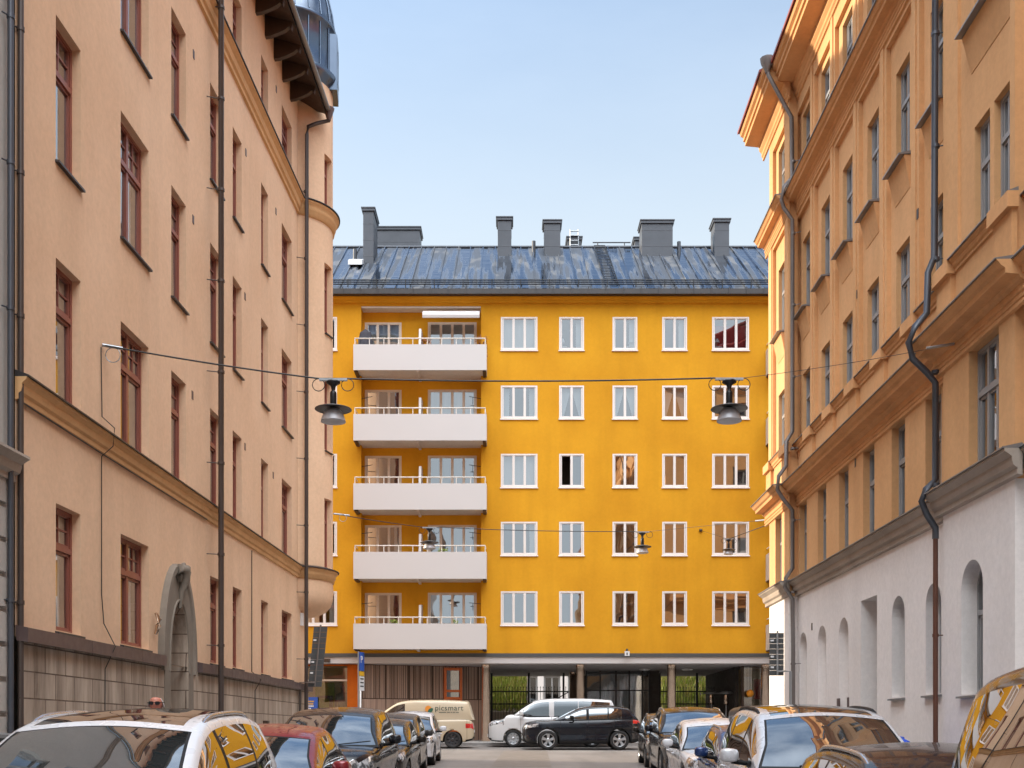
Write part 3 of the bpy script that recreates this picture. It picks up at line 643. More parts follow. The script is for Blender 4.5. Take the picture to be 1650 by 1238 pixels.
for o_ in gee: window(RB, FE, o_['u0'], o_['u1'], o_['v0'], o_['v1'], -.22, ('one', .62), M['greywood'], M['glass'], arch=True)
mb = MB(); mb.face([FR.P(R0,-1,-1.5), FR.P(R2-1.3,-1,-1.5), FR.P(R2-1.3,20.5,-1.5), FR.P(R0,20.5,-1.5)]); mb.face([FE.P(1.3,-1,-1.2), FE.P(24,-1,-1.2), FE.P(24,20.5,-1.2), FE.P(1.3,20.5,-1.2)]); mb.build('interior', M['room'], RB)
dc = colR[::-1][3]; mb = MB(); fbox(mb, FR, dc-.62, dc+.62, .2, 3.2, -1.12, -1.06); fbox(mb, FR, dc-.62, dc+.62, 3.2, 4.62, -1.13, -1.08); mb.build('entrance_door', M['greywood'], RB)
mb = MB(); c3 = colR[::-1][2]; fbox(mb, FR, c3+.30, c3+.52, .2, 2.36, -.0, .03); fbox(mb, FR, c3-.5, c3-.40, .2, 2.36, -.0, .03); mb.build('wall_panel', M['band'], RB)
mb = MB(); mb.tube([FR.P(25.2,1.0,.12), FR.P(25.6,1.25,.12), FR.P(26.3,1.32,-.4)], .025, 6); mb.tube([FR.P(25.25,.3,.12), FR.P(25.25,1.05,.12)], .02, 6); mb.build('handrail', M['black'], RB)
# cornices: every one runs along main wall and both shallow projections
def rcornice(name, z, h, p, mt, prof=None, flash=M['greyflash'], e0=0.0):
    pr = prof or cornice_prof(z, h, p)
    mb = MB(); fl = MB()
    for a, b, dw in ((NR1, R1, 0), (R0, NR0, 0), (NR0-p, NR1+p*.8, RW), (R1-p*.2, R2+p, RW)):
        moulding(mb, FR, a, b, [(w+dw, v) for w, v in pr])
        if flash: fl.hexa([FR.P(a,z+.002,dw), FR.P(b,z+.002,dw), FR.P(b,z+.002,p+dw+.035), FR.P(a,z+.002,p+dw+.035), FR.P(a,z+.09,dw), FR.P(b,z+.09,dw), FR.P(b,z+.022,p+dw+.035), FR.P(a,z+.022,p+dw+.035)])
    moulding(mb, FE, p, 24, pr)
    o = mb.build(name, mt, RB)
    if flash: fl.build('cornice_flashing', flash, o)
def bigprof(z, h, p): return [(0,z-h), (.05,z-h+.02), (.05,z-h+.07), (.035,z-h+.09), (.06,z-h+.11), (.06,z-h+.16), (.045,z-h+.18), (.075,z-h+.2), (.075,z-h+.25), (.05,z-h+.27), (.05,z-h*.5), (p*.25,z-h*.44), (p*.3,z-h*.36), (p*.72,z-h*.33), (p*.74,z-h*.2), (p*.86,z-h*.15), (p*.97,z-h*.04), (p,z-.02), (p,z), (0,z)]
rcornice('base_cornice', 5.91, .42, .28, M['stonetrim'])
rcornice('middle_cornice', 8.76, .64, .48, M['otrim'], bigprof(8.76,.64,.48))
rcornice('sill_course', 9.95, .22, .14, M['otrim'])
rcornice('upper_cornice', 17.29, .56, .40, M['otrim'], bigprof(17.29,.56,.40))
ez = 21.0
ep = [(0,20.1), (.05,20.12), (.05,20.2), (.09,20.24), (.09,20.34), (.16,20.42), (.18,20.55), (.62,20.60), (.62,20.72), (.68,20.74), (.68,20.86), (.76,20.9), (.80,21.0), (0,21.0)]
rcornice('eave_cornice', 21.0, .9, .80, M['otrim'], ep, flash=None)
mb = MB()
for a, b, dw in ((NR1, R1-.15, 0), (R0, NR0, 0), (NR0-.8, NR1+.8, RW), (R1+.1, R2+.85, RW)):
    mb.hexa([FR.P(a,21.0,.86+dw), FR.P(b,21.0,.86+dw), FR.P(b,24.5,-6), FR.P(a,24.5,-6), FR.P(a,21.08,.86+dw), FR.P(b,21.08,.86+dw), FR.P(b,24.6,-6), FR.P(a,24.6,-6)])
mb.hexa([(8,R2+.85,21.0), (33,R2+.85,21.0), (33,R2-6,24.5), (14,R2-6,24.5), (8,R2+.85,21.08), (33,R2+.85,21.08), (33,R2-6,24.6), (14,R2-6,24.6)])
mb.build('roof', M['tile'], RB)
# pedestals under the sill course, scrolled aprons under the third-floor sills
for c, dw, hw in [(q, -.10, HW) for q in colR] + [(cR, RW-.1, HW), (18.6, RW-.05, .8)]:
    a, b = c-hw-.12, c+hw+.12; ap = MB(); sl = MB()
    ap.hexa([FR.P(a+.08,12.95,dw), FR.P(b-.08,12.95,dw), FR.P(b-.08,12.95,dw+.01), FR.P(a+.08,12.95,dw+.01), FR.P(a+.02,13.6,dw), FR.P(b-.02,13.6,dw), FR.P(b-.02,13.6,dw+.15), FR.P(a+.02,13.6,dw+.15)])
    sl.hexa([FR.P(a,13.62,dw-.1), FR.P(b,13.62,dw-.1), FR.P(b,13.60,dw+.27), FR.P(a,13.60,dw+.27), FR.P(a,13.70,dw-.1), FR.P(b,13.70,dw-.1), FR.P(b,13.63,dw+.27), FR.P(a,13.63,dw+.27)])
    ap.build('window_apron', M['orange'], RB); sl.build('window_ledge', M['greyflash'], RB)
for c, dw in [((a+b)/2, 0) for a, b in zip(colR, colR[1:])] + [(R1+.25, RW), (R2-.25, RW), (NR1-.25, RW), (NR0+.25, RW)]:
    pd = MB(); fbox(pd, FR, c-.34, c+.34, 8.84, 9.72, dw, dw+.09); fbox(pd, FR, c-.40, c+.40, 9.72, 9.97, dw+.0, dw+.18); pd.build('pedestal', M['otrim'], RB)
for x, y in ((1378,220), (1479,345), (1380.5,475), (1533,252), (1378.5,746), (1308.5,1010)):
    u = Ru(x); z = CAMZ + (HY-y)*u/FPX; mb = MB(); fbox(mb, FR, u-.05, u+.05, z-.1, z+.1, 0.0, .012); mb.build('wall_vent', M['flash'], RB)
uf = R1 - .2
fp = pipe(FR, [(uf,20.95,.93), (uf,20.75,.9), (uf,20.0,.5), (uf,19.5,.22), (uf,17.75,.2), (uf,17.45,.45), (uf,17.1,.52), (uf,16.85,.45), (uf,16.5,.2), (uf,10.3,.2), (uf,10.0,.38), (uf,9.3,.38), (uf,9.0,.6), (uf,8.6,.64), (uf,8.3,.45), (uf,8.0,.2), (uf,6.3,.2), (uf,6.0,.4), (uf,5.75,.42), (uf,5.4,.2), (uf,4.0,.18), (uf,.4,.18)], .06, M['pipegrey'], RB)
mb = MB(); A = FR.P(uf, 0, .93); mb.lathe(A.x, A.y, [(.06,20.8), (.09,20.9), (.2,21.1), (.22,21.22)], 10); mb.build('rain_hopper', M['pipegrey'], fp)
un = NR1 + .14
pipe(FR, [(un,20.9,.9), (un,20.0,.5), (un,19.6,.34), (un,17.7,.34), (un,17.4,.7), (un,17.0,.72), (un,16.5,.34), (un,10.35,.36), (un,10.05,.48), (un,9.3,.50), (un,9.05,.72), (un,8.75,.84), (un,8.45,.76), (un,8.2,.5), (un,8.0,.34), (un,6.2,.34), (un,6.02,.52), (un,5.8,.60), (un,5.55,.5), (un,5.3,.34), (un,5.1,.34)], .062, M['pipeblue'], RB)
pipe(FR, [(un,5.1,.34), (un,4.0,.34), (un,.2,.34)], .046, M['piperust'], RB)
# ================================================================== YELLOW building across the end of the street
YLW = thing('apartment_building', 'bright yellow five-storey apartment building with white balconies and open columned ground floor', 'building', (0, YB, gz(YB)))
YX0, YX1 = -17.0, 22.0
WZ0, WZ1 = 4.90, 20.2
rowY = [(511,564), (621.5,674.5), (731.5,785), (841,894.5), (953,1007)]
rowY = [(Yz(b), Yz(a)) for a, b in rowY]
colY = [((484,543),'three'), ((807,866),'three'), ((901,941),'two'), ((987,1027),'two'), ((1067,1107),'two'), ((1147.5,1207),'three')]
colY = [(Yx(a), Yx(b), n) for (a, b), n in colY]
RB_Y = 48.72                                             # back wall of the balcony recess
LGX = (Yx(582), Yx(775)); LG2 = (Yx(1242), Yx(1435))
dz = [(520,3), (628.5,3), (735,3), (846.7,3), (955.8,3)]
balz = [(16.84,17.93), (13.86,14.98), (10.93,12.04), (8.0,9.14), (5.02,6.10)]
def recess(x0, x1, full=True):
    inner = []
    sh = x0 - LGX[0]
    for (b0, b1), (py, _) in zip(balz, dz):
        top = Yz(py, RB_Y)
        inner.append(dict(u0=Yx(588,RB_Y)+sh, u1=Yx(647,RB_Y)+sh, v0=b0+.12, v1=top, d=.06)); inner.append(dict(u0=Yx(689.5,RB_Y)+sh, u1=Yx(768,RB_Y)+sh, v0=b0+.12, v1=top+.01, d=.06))
    return dict(u0=x0, u1=x1, v0=5.04, v1=19.88, d=RB_Y-YB, inner=inner), inner
r1_, in1 = recess(*LGX); r2_, in2 = recess(*LG2)
ops = [r1_, r2_]
for v0, v1 in rowY:
    for a, b, n in colY: ops.append(dict(u0=a, u1=b, v0=v0, v1=v1, d=.10))
mb = MB(); wall(mb, FY, YX0, YX1, WZ0, WZ1, 0, ops)
for x in (YX0, YX1): mb.face([(x,YB,WZ0), (x,60,WZ0), (x,60,WZ1), (x,YB,WZ1)])
mb.build('wall', M['yellow'], YLW)
mb = MB(); mb.face([(YX0,60,4.5), (YX1,60,4.5), (YX1,60,WZ1), (YX0,60,WZ1)]); mb.build('rear_wall', M['cream'], YLW)
mb = MB(); moulding(mb, FY, YX0, YX1, [(0,19.98), (.10,20.0), (.14,20.1), (.26,20.16), (.26,20.21), (0,20.21)]); mb.build('eave_moulding', M['yellow'], YLW)
mb = MB(); mb.box(YX0+.1, YX1-.1, 50.6, 50.7, 4.7, 20)
for b0, b1 in balz[1:] + [(19.7, 0)]: mb.box(YX0+.1, YX1-.1, 49.0, 50.6, b0 - .06, b0 + .04)
mb.build('interior', M['room'], YLW)
GB = M['glassback']
mb = MB(); mb.box(LGX[0]+.01, LGX[1]-.01, YB+.004, RB_Y-.004, 19.80, 19.87); mb.build('loggia_ceiling', M['cream'], YLW)
curt = {(0,1):'full', (0,2):'side', (0,3):'side', (0,4):'side', (1,1):'both', (1,2):'pair', (1,3):'pair', (1,4):'pair', (2,1):'full', (3,1):'side', (0,5):'blind', (4,0):'both', (2,0):'full', (1,0):'full', (3,5):'side'}
for r, (v0, v1) in enumerate(rowY):
    for c, (a, b, n) in enumerate(colY):
        window(YLW, FY, a, b, v0, v1, -.045, (n, None, .075), M['whitewood'], GB, (M['whitewood'], .05), curtain=curt.get((r, c)), skip=0 if (r, c) == (2, 2) else None)
for k, o_ in enumerate(in1 + in2):
    n = 'three' if k % 2 == 0 else 'four'
    window(YLW, FY, o_['u0'], o_['u1'], o_['v0'], o_['v1'], YB-RB_Y-.04, (n, None, .07), M['pinkwood'], GB, None, curtain='full' if k in (0, 3) else 'side' if k in (6,) else None)
BF = 47.35
def balcony(x0, x1, b0, b1, sh):
    mb = MB(); mb.box(x0, x1, BF-.03, BF+.02, b0, b1); mb.box(x0, x0+.05, BF+.02, YB-.004, b0, b1); mb.box(x1-.05, x1, BF+.02, YB-.004, b0, b1)
    p_ = mb.build('balcony', M['bal'], YLW)
    mb = MB(); mb.box(x0+.06, x1-.06, BF+.03, YB-.004, b0+.03, b0+.14); mb.box(LGX[0]+sh+.01, LGX[1]+sh-.01, YB-.004, RB_Y-.004, b0+.03, b0+.14)
    cx = (x0+x1)/2 - .1; mb.box(cx-.05, cx+.05, BF+.05, RB_Y-.01, b0-.06, b0+.03)
    mb.build('balcony_slab', M['cream'], p_)
    mb = MB(); mb.box(x0+.02, x0+.16, BF+.05, YB-.01, b0-.05, b0+.028); mb.box(x1-.16, x1-.02, BF+.05, YB-.01, b0-.05, b0+.028); mb.build('support_beam', M['brownwood'], p_)
    mb = MB(); zt = b1 + .27; mb.tube([(x0+.05,YB-.02,zt), (x0+.05,BF+.03,zt), (x1-.05,BF+.03,zt), (x1-.05,YB-.02,zt)], .026, 6)
    for k in range(10):
        x = x0+.06 + (x1-x0-.12)*k/9; mb.tube([(x,BF+.03,b1-.2), (x,BF+.03,zt)], .02, 6)
    mb.build('railing', M['rail'], p_)
    mb = MB(); x = Yx(678,YB)+sh; mb.hexa([(x-.05,BF+.1,b0+.14), (x+.05,BF+.1,b0+.14), (x+.05,RB_Y-.01,b0+.14), (x-.05,RB_Y-.01,b0+.14), (x-.05,BF+.5,b1+.85), (x+.05,BF+.5,b1+.85), (x+.05,RB_Y-.01,b1+.95), (x-.05,RB_Y-.01,b1+.95)]); mb.build('divider_screen', M['bal'], p_)
    return p_
BX0, BX1 = Yx(569.5,BF), Yx(784,BF)
for b0, b1 in balz: balcony(BX0, BX1, b0, b1, 0)
shx = LG2[0] - LGX[0]
for b0, b1 in balz: balcony(BX0+shx, BX1+shx, b0, b1, shx)
# laundry arms on the recess side walls
mb = MB()
for b0, b1 in balz[1:]:
    z = b1 + .95
    mb.tube([(LGX[0]+.01,YB+.15,z), (LGX[0]+.5,YB-.1,z+.02)], .014, 5); mb.tube([(LGX[1]-.01,YB+.15,z), (LGX[1]-.5,YB-.1,z+.02)], .014, 5); mb.tube([(LGX[1]-.35,YB-.05,z), (LGX[1]-.35,YB-.05,z-.3)], .012, 5)
mb.build('drying_arm', M['black'], YLW)
mb = MB(); a, b = Yx(682), Yx(773)
prof = [(YB+.02, 19.62), (YB-.25, 19.58), (YB-.42, 19.48), (YB-.46, 19.34), (YB-.44, 19.22), (YB-.40, 19.22), (YB-.1, 19.40), (YB+.02, 19.46)]
A = [(a,y,z) for y, z in prof]; B = [(b,y,z) for y, z in prof]; mb.face(A); mb.face(B[::-1])
for i in range(len(prof)): j = (i+1) % len(prof); mb.face([A[i], B[i], B[j], A[j]])
mb.build('rolled_awning', M['bal'], YLW)
# roof with standing seams
EY, EZ2, RY, RZ = 47.80, 20.46, 54.4, 25.1
mb = MB(); mb.hexa([(YX0-.3,EY,EZ2-.06), (YX1,EY,EZ2-.06), (YX1,RY,RZ-.06), (YX0-.3,RY,RZ-.06), (YX0-.3,EY,EZ2), (YX1,EY,EZ2), (YX1,RY,RZ), (YX0-.3,RY,RZ)])
mb.face([(YX0-.3,RY,RZ), (YX1,RY,RZ), (YX1,61,20.4), (YX0-.3,61,20.4)])
for x in (YX0+.01, YX1-.01): mb.face([(x,YB,WZ1-.1), (x,60,WZ1-.1), (x,RY,RZ-.07)])
x = YX0
while x < YX1:
    j = random.uniform(-.03,.03); mb.hexa([(x,EY,EZ2), (x+.03,EY,EZ2), (x+.03+j,RY,RZ), (x+j,RY,RZ), (x,EY,EZ2+.08), (x+.035,EY,EZ2+.08), (x+.035+j,RY,RZ+.08), (x+j,RY,RZ+.08)]); x += .60
rf = mb.build('roof', M['roof'], YLW)
mb = MB(); mb.tube([(YX0-.3,RY,RZ+.02), (YX1,RY,RZ+.02)], .07, 6); mb.build('ridge_cap', M['chim'], rf)
mb = MB(); mb.box(YX0-.3, YX1, EY-.12, EY+.02, 20.22, 20.44); mb.box(YX0-.3, YX1, EY, YB-.002, 20.215, 20.24)
x = YX0
while x < YX1: mb.box(x, x+.04, EY-.15, EY-.12, 20.2, 20.5); x += .75
mb.build('gutter', M['flash'], YLW)
mb = MB()
sl = (RZ-EZ2)/(RY-EY)
for dy, h in ((.30, .12), (.30, .30), (.30, .21)): mb.tube([(YX0,EY+dy,EZ2+sl*dy+h), (YX1,EY+dy,EZ2+sl*dy+h)], .03, 5)
x = YX0
while x < YX1: mb.box(x, x+.035, EY+.26, EY+.34, EZ2+.15, EZ2+sl*.3+.32); x += .16 if False else 1.24
x = YX0
while x < YX1: mb.box(x, x+.012, EY+.29, EY+.31, EZ2+sl*.3+.12, EZ2+sl*.3+.30); x += .17
mb.build('snow_guard', M['black'], rf)
def chimney(x0, x1, ytop, Y, dep, base, name='chimney'):
    a, b, z = x0*1.0, x1, ytop; X0, X1 = Yx(x0,Y), Yx(x1,Y); zt = Yz(ytop, Y)
    mb = MB(); mb.box(X0+.06, X1-.06, Y, Y+dep, base, zt-.22); mb.box(X0, X1, Y-.06, Y+dep+.06, zt-.22, zt-.10); mb.box(X0-.03, X1+.03, Y-.09, Y+dep+.09, zt-.10, zt-.04); mb.box(X0+.08, X1-.08, Y+.05, Y+dep-.05, zt-.04, zt)
    zz = base + .9
    while zz < zt - .4: mb.box(X0+.052, X1-.052, Y-.008, Y+dep+.008, zz, zz+.02); zz += .75
    return mb.build(name, M['chim'], rf, bevel=.01)
ch1 = chimney(583,604,333,51.66,1.5,22.6)
chimney(604,678,364,56.2,1.2,23.0); chimney(800,826,348,52.9,.9,23.6); chimney(875,905,353,52.9,.9,23.6)
chl = chimney(913,938,380,56.2,.9,23.5); chimney(1032,1086,353,52.9,1.0,23.6); chimney(1021,1034,381,56.2,.8,23.5); chimney(1149,1177,351,52.9,.95,23.6)
for x, y0, Y in ((572,402,52.0), (860,389,53.6), (1094,390,53.2), (1060,1,1)):
    if y0 == 1: continue
    X = Yx(x,Y); mb = MB(); mb.tube([(X,Y,23), (X,Y,Yz(y0,Y))], .09, 10); mb.build('vent_pipe', M['chim'], rf)
mb = MB(); Y = 51.2; X = Yx(573,Y); z = EZ2+sl*(Y-EY); mb.hexa([(X-.32,Y-.2,z), (X+.32,Y-.2,z), (X+.32,Y+.4,z+.3), (X-.32,Y+.4,z+.3), (X-.32,Y-.2,z+.22), (X+.32,Y-.2,z+.22), (X+.32,Y+.4,z+.5), (X-.32,Y+.4,z+.5)]); mb.build('roof_hatch', M['signwhite'], rf)
mb = MB()                                                 # roof ladder lying on the slope
for dx in (-.27, .27):
    mb.tube([(Yx(985,48.6)+dx,48.6,EZ2+sl*.8+.14), (Yx(966,54.2)+dx,54.2,EZ2+sl*6.4+.10)], .022, 6)
for k in range(24):
    q = k/23; y = 48.6+5.6*q; X = Yx(985,48.6)*(1-q)+Yx(966,54.2)*q; zz = EZ2+sl*(y-EY)+.16; mb.tube([(X-.27,y,zz), (X+.27,y,zz)], .016, 5)
mb.build('roof_ladder', M['black'], rf)
mb = MB(); zt = Yz(391,54.4)
mb.tube([(Yx(955,54.4),54.4,zt), (Yx(1016,54.4),54.4,zt)], .03, 6)
for x in (963, 1006): mb.tube([(Yx(x,54.4),54.4,RZ), (Yx(x,54.4),54.4,zt)], .03, 6)
mb.build('ridge_rail', M['chim'], rf)
mb = MB(); Y = 56.1
for x in (919, 932): mb.tube([(Yx(x,Y),Y,24.6), (Yx(x,Y),Y,Yz(370,Y))], .03, 6)
for y in (373, 380, 388, 395): mb.tube([(Yx(919,Y),Y-.02,Yz(y,Y)), (Yx(932,Y),Y-.02,Yz(y,Y))], .03, 6)
mb.build('chimney_ladder', M['galv'], chl)

# arcade
mb = MB(); mb.box(YX0, YX1, YB+.02, YB+.45, 4.47, 4.74); mb.build('beam', M['bal'], YLW)
mb = MB(); mb.box(YX0, YX1, YB-.03, YB+.3, 4.742, 4.90); mb.build('flashing_strip', M['greymetal'], YLW)
mb = MB(); mb.box(YX0, YX1, YB+.46, 58.2, 4.44, 4.6); mb.build('arcade_ceiling', M['ceiling'], YLW)
for x, y in ((783,48.75), (935,48.75), (1082,48.75), (1233,48.75), (923,54.9), (1052.5,54.9)):
    X = Yx(x,y); mb = MB(); r = .19 if y < 50 else .17; mb.lathe(X, y, [(r,.7), (r,4.30), (r*1.02,4.30), (r*1.02,4.44)], 28); mb.build('column', M['bronze'], YLW)
    if y < 50:
        pass
for x in (1043, 1113): 
    X = Yx(x-825+825, 51); mb = MB(); mb.lathe(X, 52.0, [(.26,4.44), (.26,4.40), (.2,4.37), (.02,4.36)], 20); mb.build('ceiling_light', M['signwhite'], YLW)
WA, WBp = Vector((Yx(583,48.45), 48.45, 0)), Vector((Yx(778,50.2), 50.2, 0)); uu = (WBp-WA).normalized(); FW = Frame(WA, uu, (uu.y, -uu.x, 0)); LW = (WBp-WA).length
mb = MB(); fbox(mb, FW, 0, LW, .6, 4.44, -.12, 0, 1)
joints = [0] + [LW*k/5.2 for k in range(1, 6)] + [LW]
for a, b in zip(joints, joints[1:]):
    if b - a < .1: continue
    u = a + .04
    while u < b - .07:
        w_ = random.choice((.03, .045, .06)); fbox(mb, FW, u, min(u+w_, b-.03), 2.98, 4.42, .002, .018 + random.random()*.02); u += w_ + random.choice((.02, .035, .05))
    fbox(mb, FW, a+.02, b-.02, .7, 2.94, .002, .02)
mb.build('slatted_cladding', [M['slat'], M['brownwood']], YLW)
du = (Yx(714,49.4) - WA.x)/uu.x
mb = MB(); fbox(mb, FW, du, du+.11, .7, 4.36, .03, .14); fbox(mb, FW, du+.72, du+.83, .7, 4.36, .03, .14); fbox(mb, FW, du+.11, du+.72, 4.24, 4.36, .03, .14); fbox(mb, FW, du+.11, du+.72, 3.28, 3.38, .03, .13); fbox(mb, FW, du+.11, du+.72, .75, 2.95, .03, .10); fbox(mb, FW, du+.11, du+.72, 2.96, 3.06, .03, .13)
dr = mb.build('door', M['door'], YLW)
mb = MB(); fbox(mb, FW, du+.11, du+.72, 3.06, 4.24, .04, .06); mb.build('door_pane', M['darkglass'], dr)
# corner shop on the left
mb = MB(); mb.box(Yx(560,48.6), Yx(577.5,48.6), 48.5, 49.0, .7, 4.44); mb.build('orange_pier', M['opier'], YLW)
mb = MB(); mb.box(YX0, Yx(560,48.6), 48.55, 48.75, 4.38, 4.44); mb.build('shop_fascia', M['opier'], YLW)
mb = MB(); mb.box(YX0, Yx(560,48.6), 49.75, 49.85, .7, 4.44); mb.box(Yx(560,48.6), Yx(560,48.6)+.1, 49.0, 51.5, .7, 4.44); mb.build('shop_back_wall', M['beige'], YLW)
mb = MB(); mb.box(-8.75, -7.9, 49.70, 49.74, 2.2, 3.7); mb.build('shop_picture', M['leaf'], YLW)
mb = MB(); mb.box(YX0, Yx(560,48.6), 48.62, 48.68, 3.72, 3.80); mb.build('window_transom', M['pinkwood'], YLW)
mb = MB(); mb.box(YX0, Yx(560,48.6), 48.64, 48.65, .8, 4.30); mb.build('shop_glass', M['glass'], YLW)
mb = MB(); x = Yx(536,49.6); mb.box(Yx(512,49.6), Yx(530,49.6), 49.5, 49.7, 3.0, 3.12); mb.box(Yx(531,49.6), x, 49.5, 49.7, .8, 3.12); mb.build('display_frame', M['greymetal'], YLW)
mb = MB(); mb.box(Yx(521,YB-.3), Yx(531,YB-.3), YB-.4, YB-.04, 4.50, 4.64); mb.build('wall_lamp', M['brownwood'], YLW)
# recess sides, lobby glazing, right-hand shop
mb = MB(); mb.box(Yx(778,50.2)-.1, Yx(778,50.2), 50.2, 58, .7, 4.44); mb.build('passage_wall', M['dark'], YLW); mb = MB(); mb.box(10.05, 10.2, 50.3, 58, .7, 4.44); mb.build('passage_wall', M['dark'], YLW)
gx0, gx1 = Yx(944,53.5), Yx(1046,53.5)
mb = MB()
for x in (945, 967, 992.5, 1014, 1035, 1046): X = Yx(x,53.5); mb.box(X-.035, X+.035, 53.46, 53.54, .8, 4.43)
for z in (3.5, 4.33, .95): mb.box(gx0, gx1, 53.465, 53.535, z-.03, z+.03)
lb = mb.build('lobby_frame', M['black'], YLW)
mb = MB(); mb.box(gx0, gx1, 53.495, 53.505, .85, 4.4); mb.build('pane', M['glass'], lb)
mb = MB(); rows = []
for v in (4.3, 2.5, .9): rows.append([(Yx(968,54.2)+ (Yx(1030,54.2)-Yx(968,54.2))*i/60, 54.2+.05*math.sin(i*1.1+.6*math.sin(i*.31)), v) for i in range(61)])
mb.grid(rows); mb.build('lobby_curtain', M['curtain'], YLW)
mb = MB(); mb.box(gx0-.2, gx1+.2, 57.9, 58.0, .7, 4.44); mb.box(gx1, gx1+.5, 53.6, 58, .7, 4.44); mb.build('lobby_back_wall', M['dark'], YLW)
mb = MB(); mb.box(10.2, 10.3, 49.6, 49.75, .7, 4.44); mb.box(YX1-.1, YX1, 49.6, 52, .7, 4.44); mb.box(10.2, YX1, 49.62, 49.72, .7, 1.5); mb.build('shop_front_frame', M['brownwood'], YLW)
mb = MB(); mb.box(10.3, YX1, 49.66, 49.67, 1.5, 4.4); mb.build('shop_glass', M['glass'], YLW)
mb = MB(); mb.box(10.2, YX1, 52, 52.1, .7, 4.44); mb.build('shop_back_wall', M['beige'], YLW)
for xx, zz, ww, hh, mt in ((10.45,3.3,.35,.7,'cream'), (10.95,3.0,.3,.9,'redcurtain'), (10.75,1.9,.5,.5,'brownwood'), (11.25,1.9,.3,1.3,'brownwood')):
    mb = MB(); mb.box(xx, xx+ww, 50.4, 50.7, zz, zz+hh); mb.build('shop_shelf', M[mt], YLW)
# number plate lamp over the arcade
def text(body, size, loc, rot, mt, parent, name='lettering', ext=.004, align='LEFT', sx=1.0):
    cu = bpy.data.curves.new('tmp', 'FONT'); cu.body = body; cu.size = size; cu.extrude = ext; cu.align_x = align; cu.space_character = 1.05
    to = bpy.data.objects.new('tmp', cu); COL.objects.link(to); dg = bpy.context.evaluated_depsgraph_get()
    me = bpy.data.meshes.new_from_object(to.evaluated_get(dg)); bpy.data.objects.remove(to)
    me.materials.clear(); me.materials.append(mt)
    Mx = Matrix.Translation(Vector(loc) - parent_loc(parent)) @ rot.to_4x4() @ Matrix.Diagonal((sx, 1, 1, 1)); me.transform(Mx); me.name = name
    o = bpy.data.objects.new(name, me); COL.objects.link(o); o.parent = parent; return o
RFRONT = Matrix.Rotation(PI/2, 3, 'X')                    # lettering that faces the camera side (-Y)
X = Yx(1010.5,YB-.15)
mb = MB(); mb.box(X-.10, X+.10, YB-.2, YB-.05, 4.78, 4.98); npl = mb.build('number_sign', M['signwhite'], YLW)
mb = MB(); mb.tube([(X,YB,5.02), (X,YB-.12,5.05), (X-.02,YB-.13,4.97)], .05, 8); mb.build('sign_lamp', M['black'], npl)
text('8', .15, (X-.045, YB-.205, 4.82), RFRONT, M['black'], npl, 'house_number')

# courtyard behind the arcade
CW = thing('courtyard_building', 'pale courtyard building with dark windows seen through the arcade', 'building', (4, 74, 1.2))
FC = Frame((0,74,0), (1,0,0), (0,-1,0))
cops = [dict(u0=q, u1=q+1.1, v0=2.9, v1=5.2, d=.2) for q in (-3.5, .6, 2.1, 3.7, 8.5, 12)]
mb = MB(); wall(mb, FC, -12, 24, .5, 15, 0, cops); mb.build('wall', M['white'], CW)
for o_ in cops: window(CW, FC, o_['u0'], o_['u1'], o_['v0'], o_['v1'], -.12, ('two', None, .09), M['greywood'], M['glass'])
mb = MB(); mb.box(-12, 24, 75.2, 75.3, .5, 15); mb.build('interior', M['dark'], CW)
ST = thing('outdoor_stair', 'grey concrete stair with thin dark railing climbing right in the courtyard', 'stair', (3.5, 64, 1.2))
mb = MB()
for k in range(14): mb.box(1.0+.32*k, 1.0+.32*(k+1), 63, 64.5, 1.0, 1.5+.18*k)
mb.build('steps', M['cream'], ST)
mb = MB(); mb.tube([(1.0,62.95,2.5), (5.5,62.95,5.1)], .03, 6)
for k in range(15): mb.tube([(1.0+.32*k,62.95,1.5+.18*k), (1.0+.32*k,62.95,2.5+.185*k)], .015, 5)
mb.build('railing', M['black'], ST)
mb = MB(); random.seed(3)
for k in range(9000):
    right = random.random() < .5
    x = random.uniform(8.2, 13.5) if right else random.uniform(-2.6, .8); s_ = random.random(); y = 61 + 4*s_; z = 2.6 + 2.9*s_ + random.uniform(-.1,.15)
    h = random.uniform(.15,.45); a = random.uniform(0, PI); dx, dy = .035*math.cos(a), .035*math.sin(a); lx, ly = random.uniform(-.12,.12), random.uniform(-.2,.05)
    mb.face([(x-dx,y-dy,z), (x+dx,y+dy,z), (x+lx+dx*.3,y+ly,z+h), (x+lx-dx*.3,y+ly,z+h)], 0 if random.random() < .62 else 1)
tag(mb.build('grass_bank', [M['leaf'], M['reed']]), 'sunny green grass and shrubs growing on the courtyard bank behind the gates', 'grass', kind='stuff')
mb = MB()
for a, b in ((-3.2, .9), (8.0, 14)): mb.hexa([(a,60.9,.8), (b,60.9,.8), (b,66,.8), (a,66,.8), (a,60.9,2.6), (b,60.9,2.6), (b,66,5.6), (a,66,5.6)])
tag(mb.build('retaining_wall', M['portal']), 'low brownish stone retaining wall holding the green bank behind the gates', 'wall')
def gate(x0, x1, y, label, posts, top=3.52):
    g = thing('iron_gate', label, 'gate', ((x0+x1)/2, y, gz(y)), 'black gates closing the arcade')
    mb = MB(); x = x0
    while x <= x1: mb.box(x-.011, x+.011, y-.011, y+.011, 1.1, top+.18); mb.lathe(x, y, [(.0,top+.27), (.026,top+.2), (.0,top+.15)], 5); x += .14
    mb.build('bars', M['black'], g)
    for z in (top, 2.9, 1.25): mb = MB(); mb.box(x0, x1, y-.03, y+.03, z-.03, z+.03); mb.build('rail', M['black'], g)
    for p_ in posts: mb = MB(); mb.box(p_-.05, p_+.05, y-.05, y+.05, 1.0, 4.44); mb.build('post', M['black'], g)
    return g
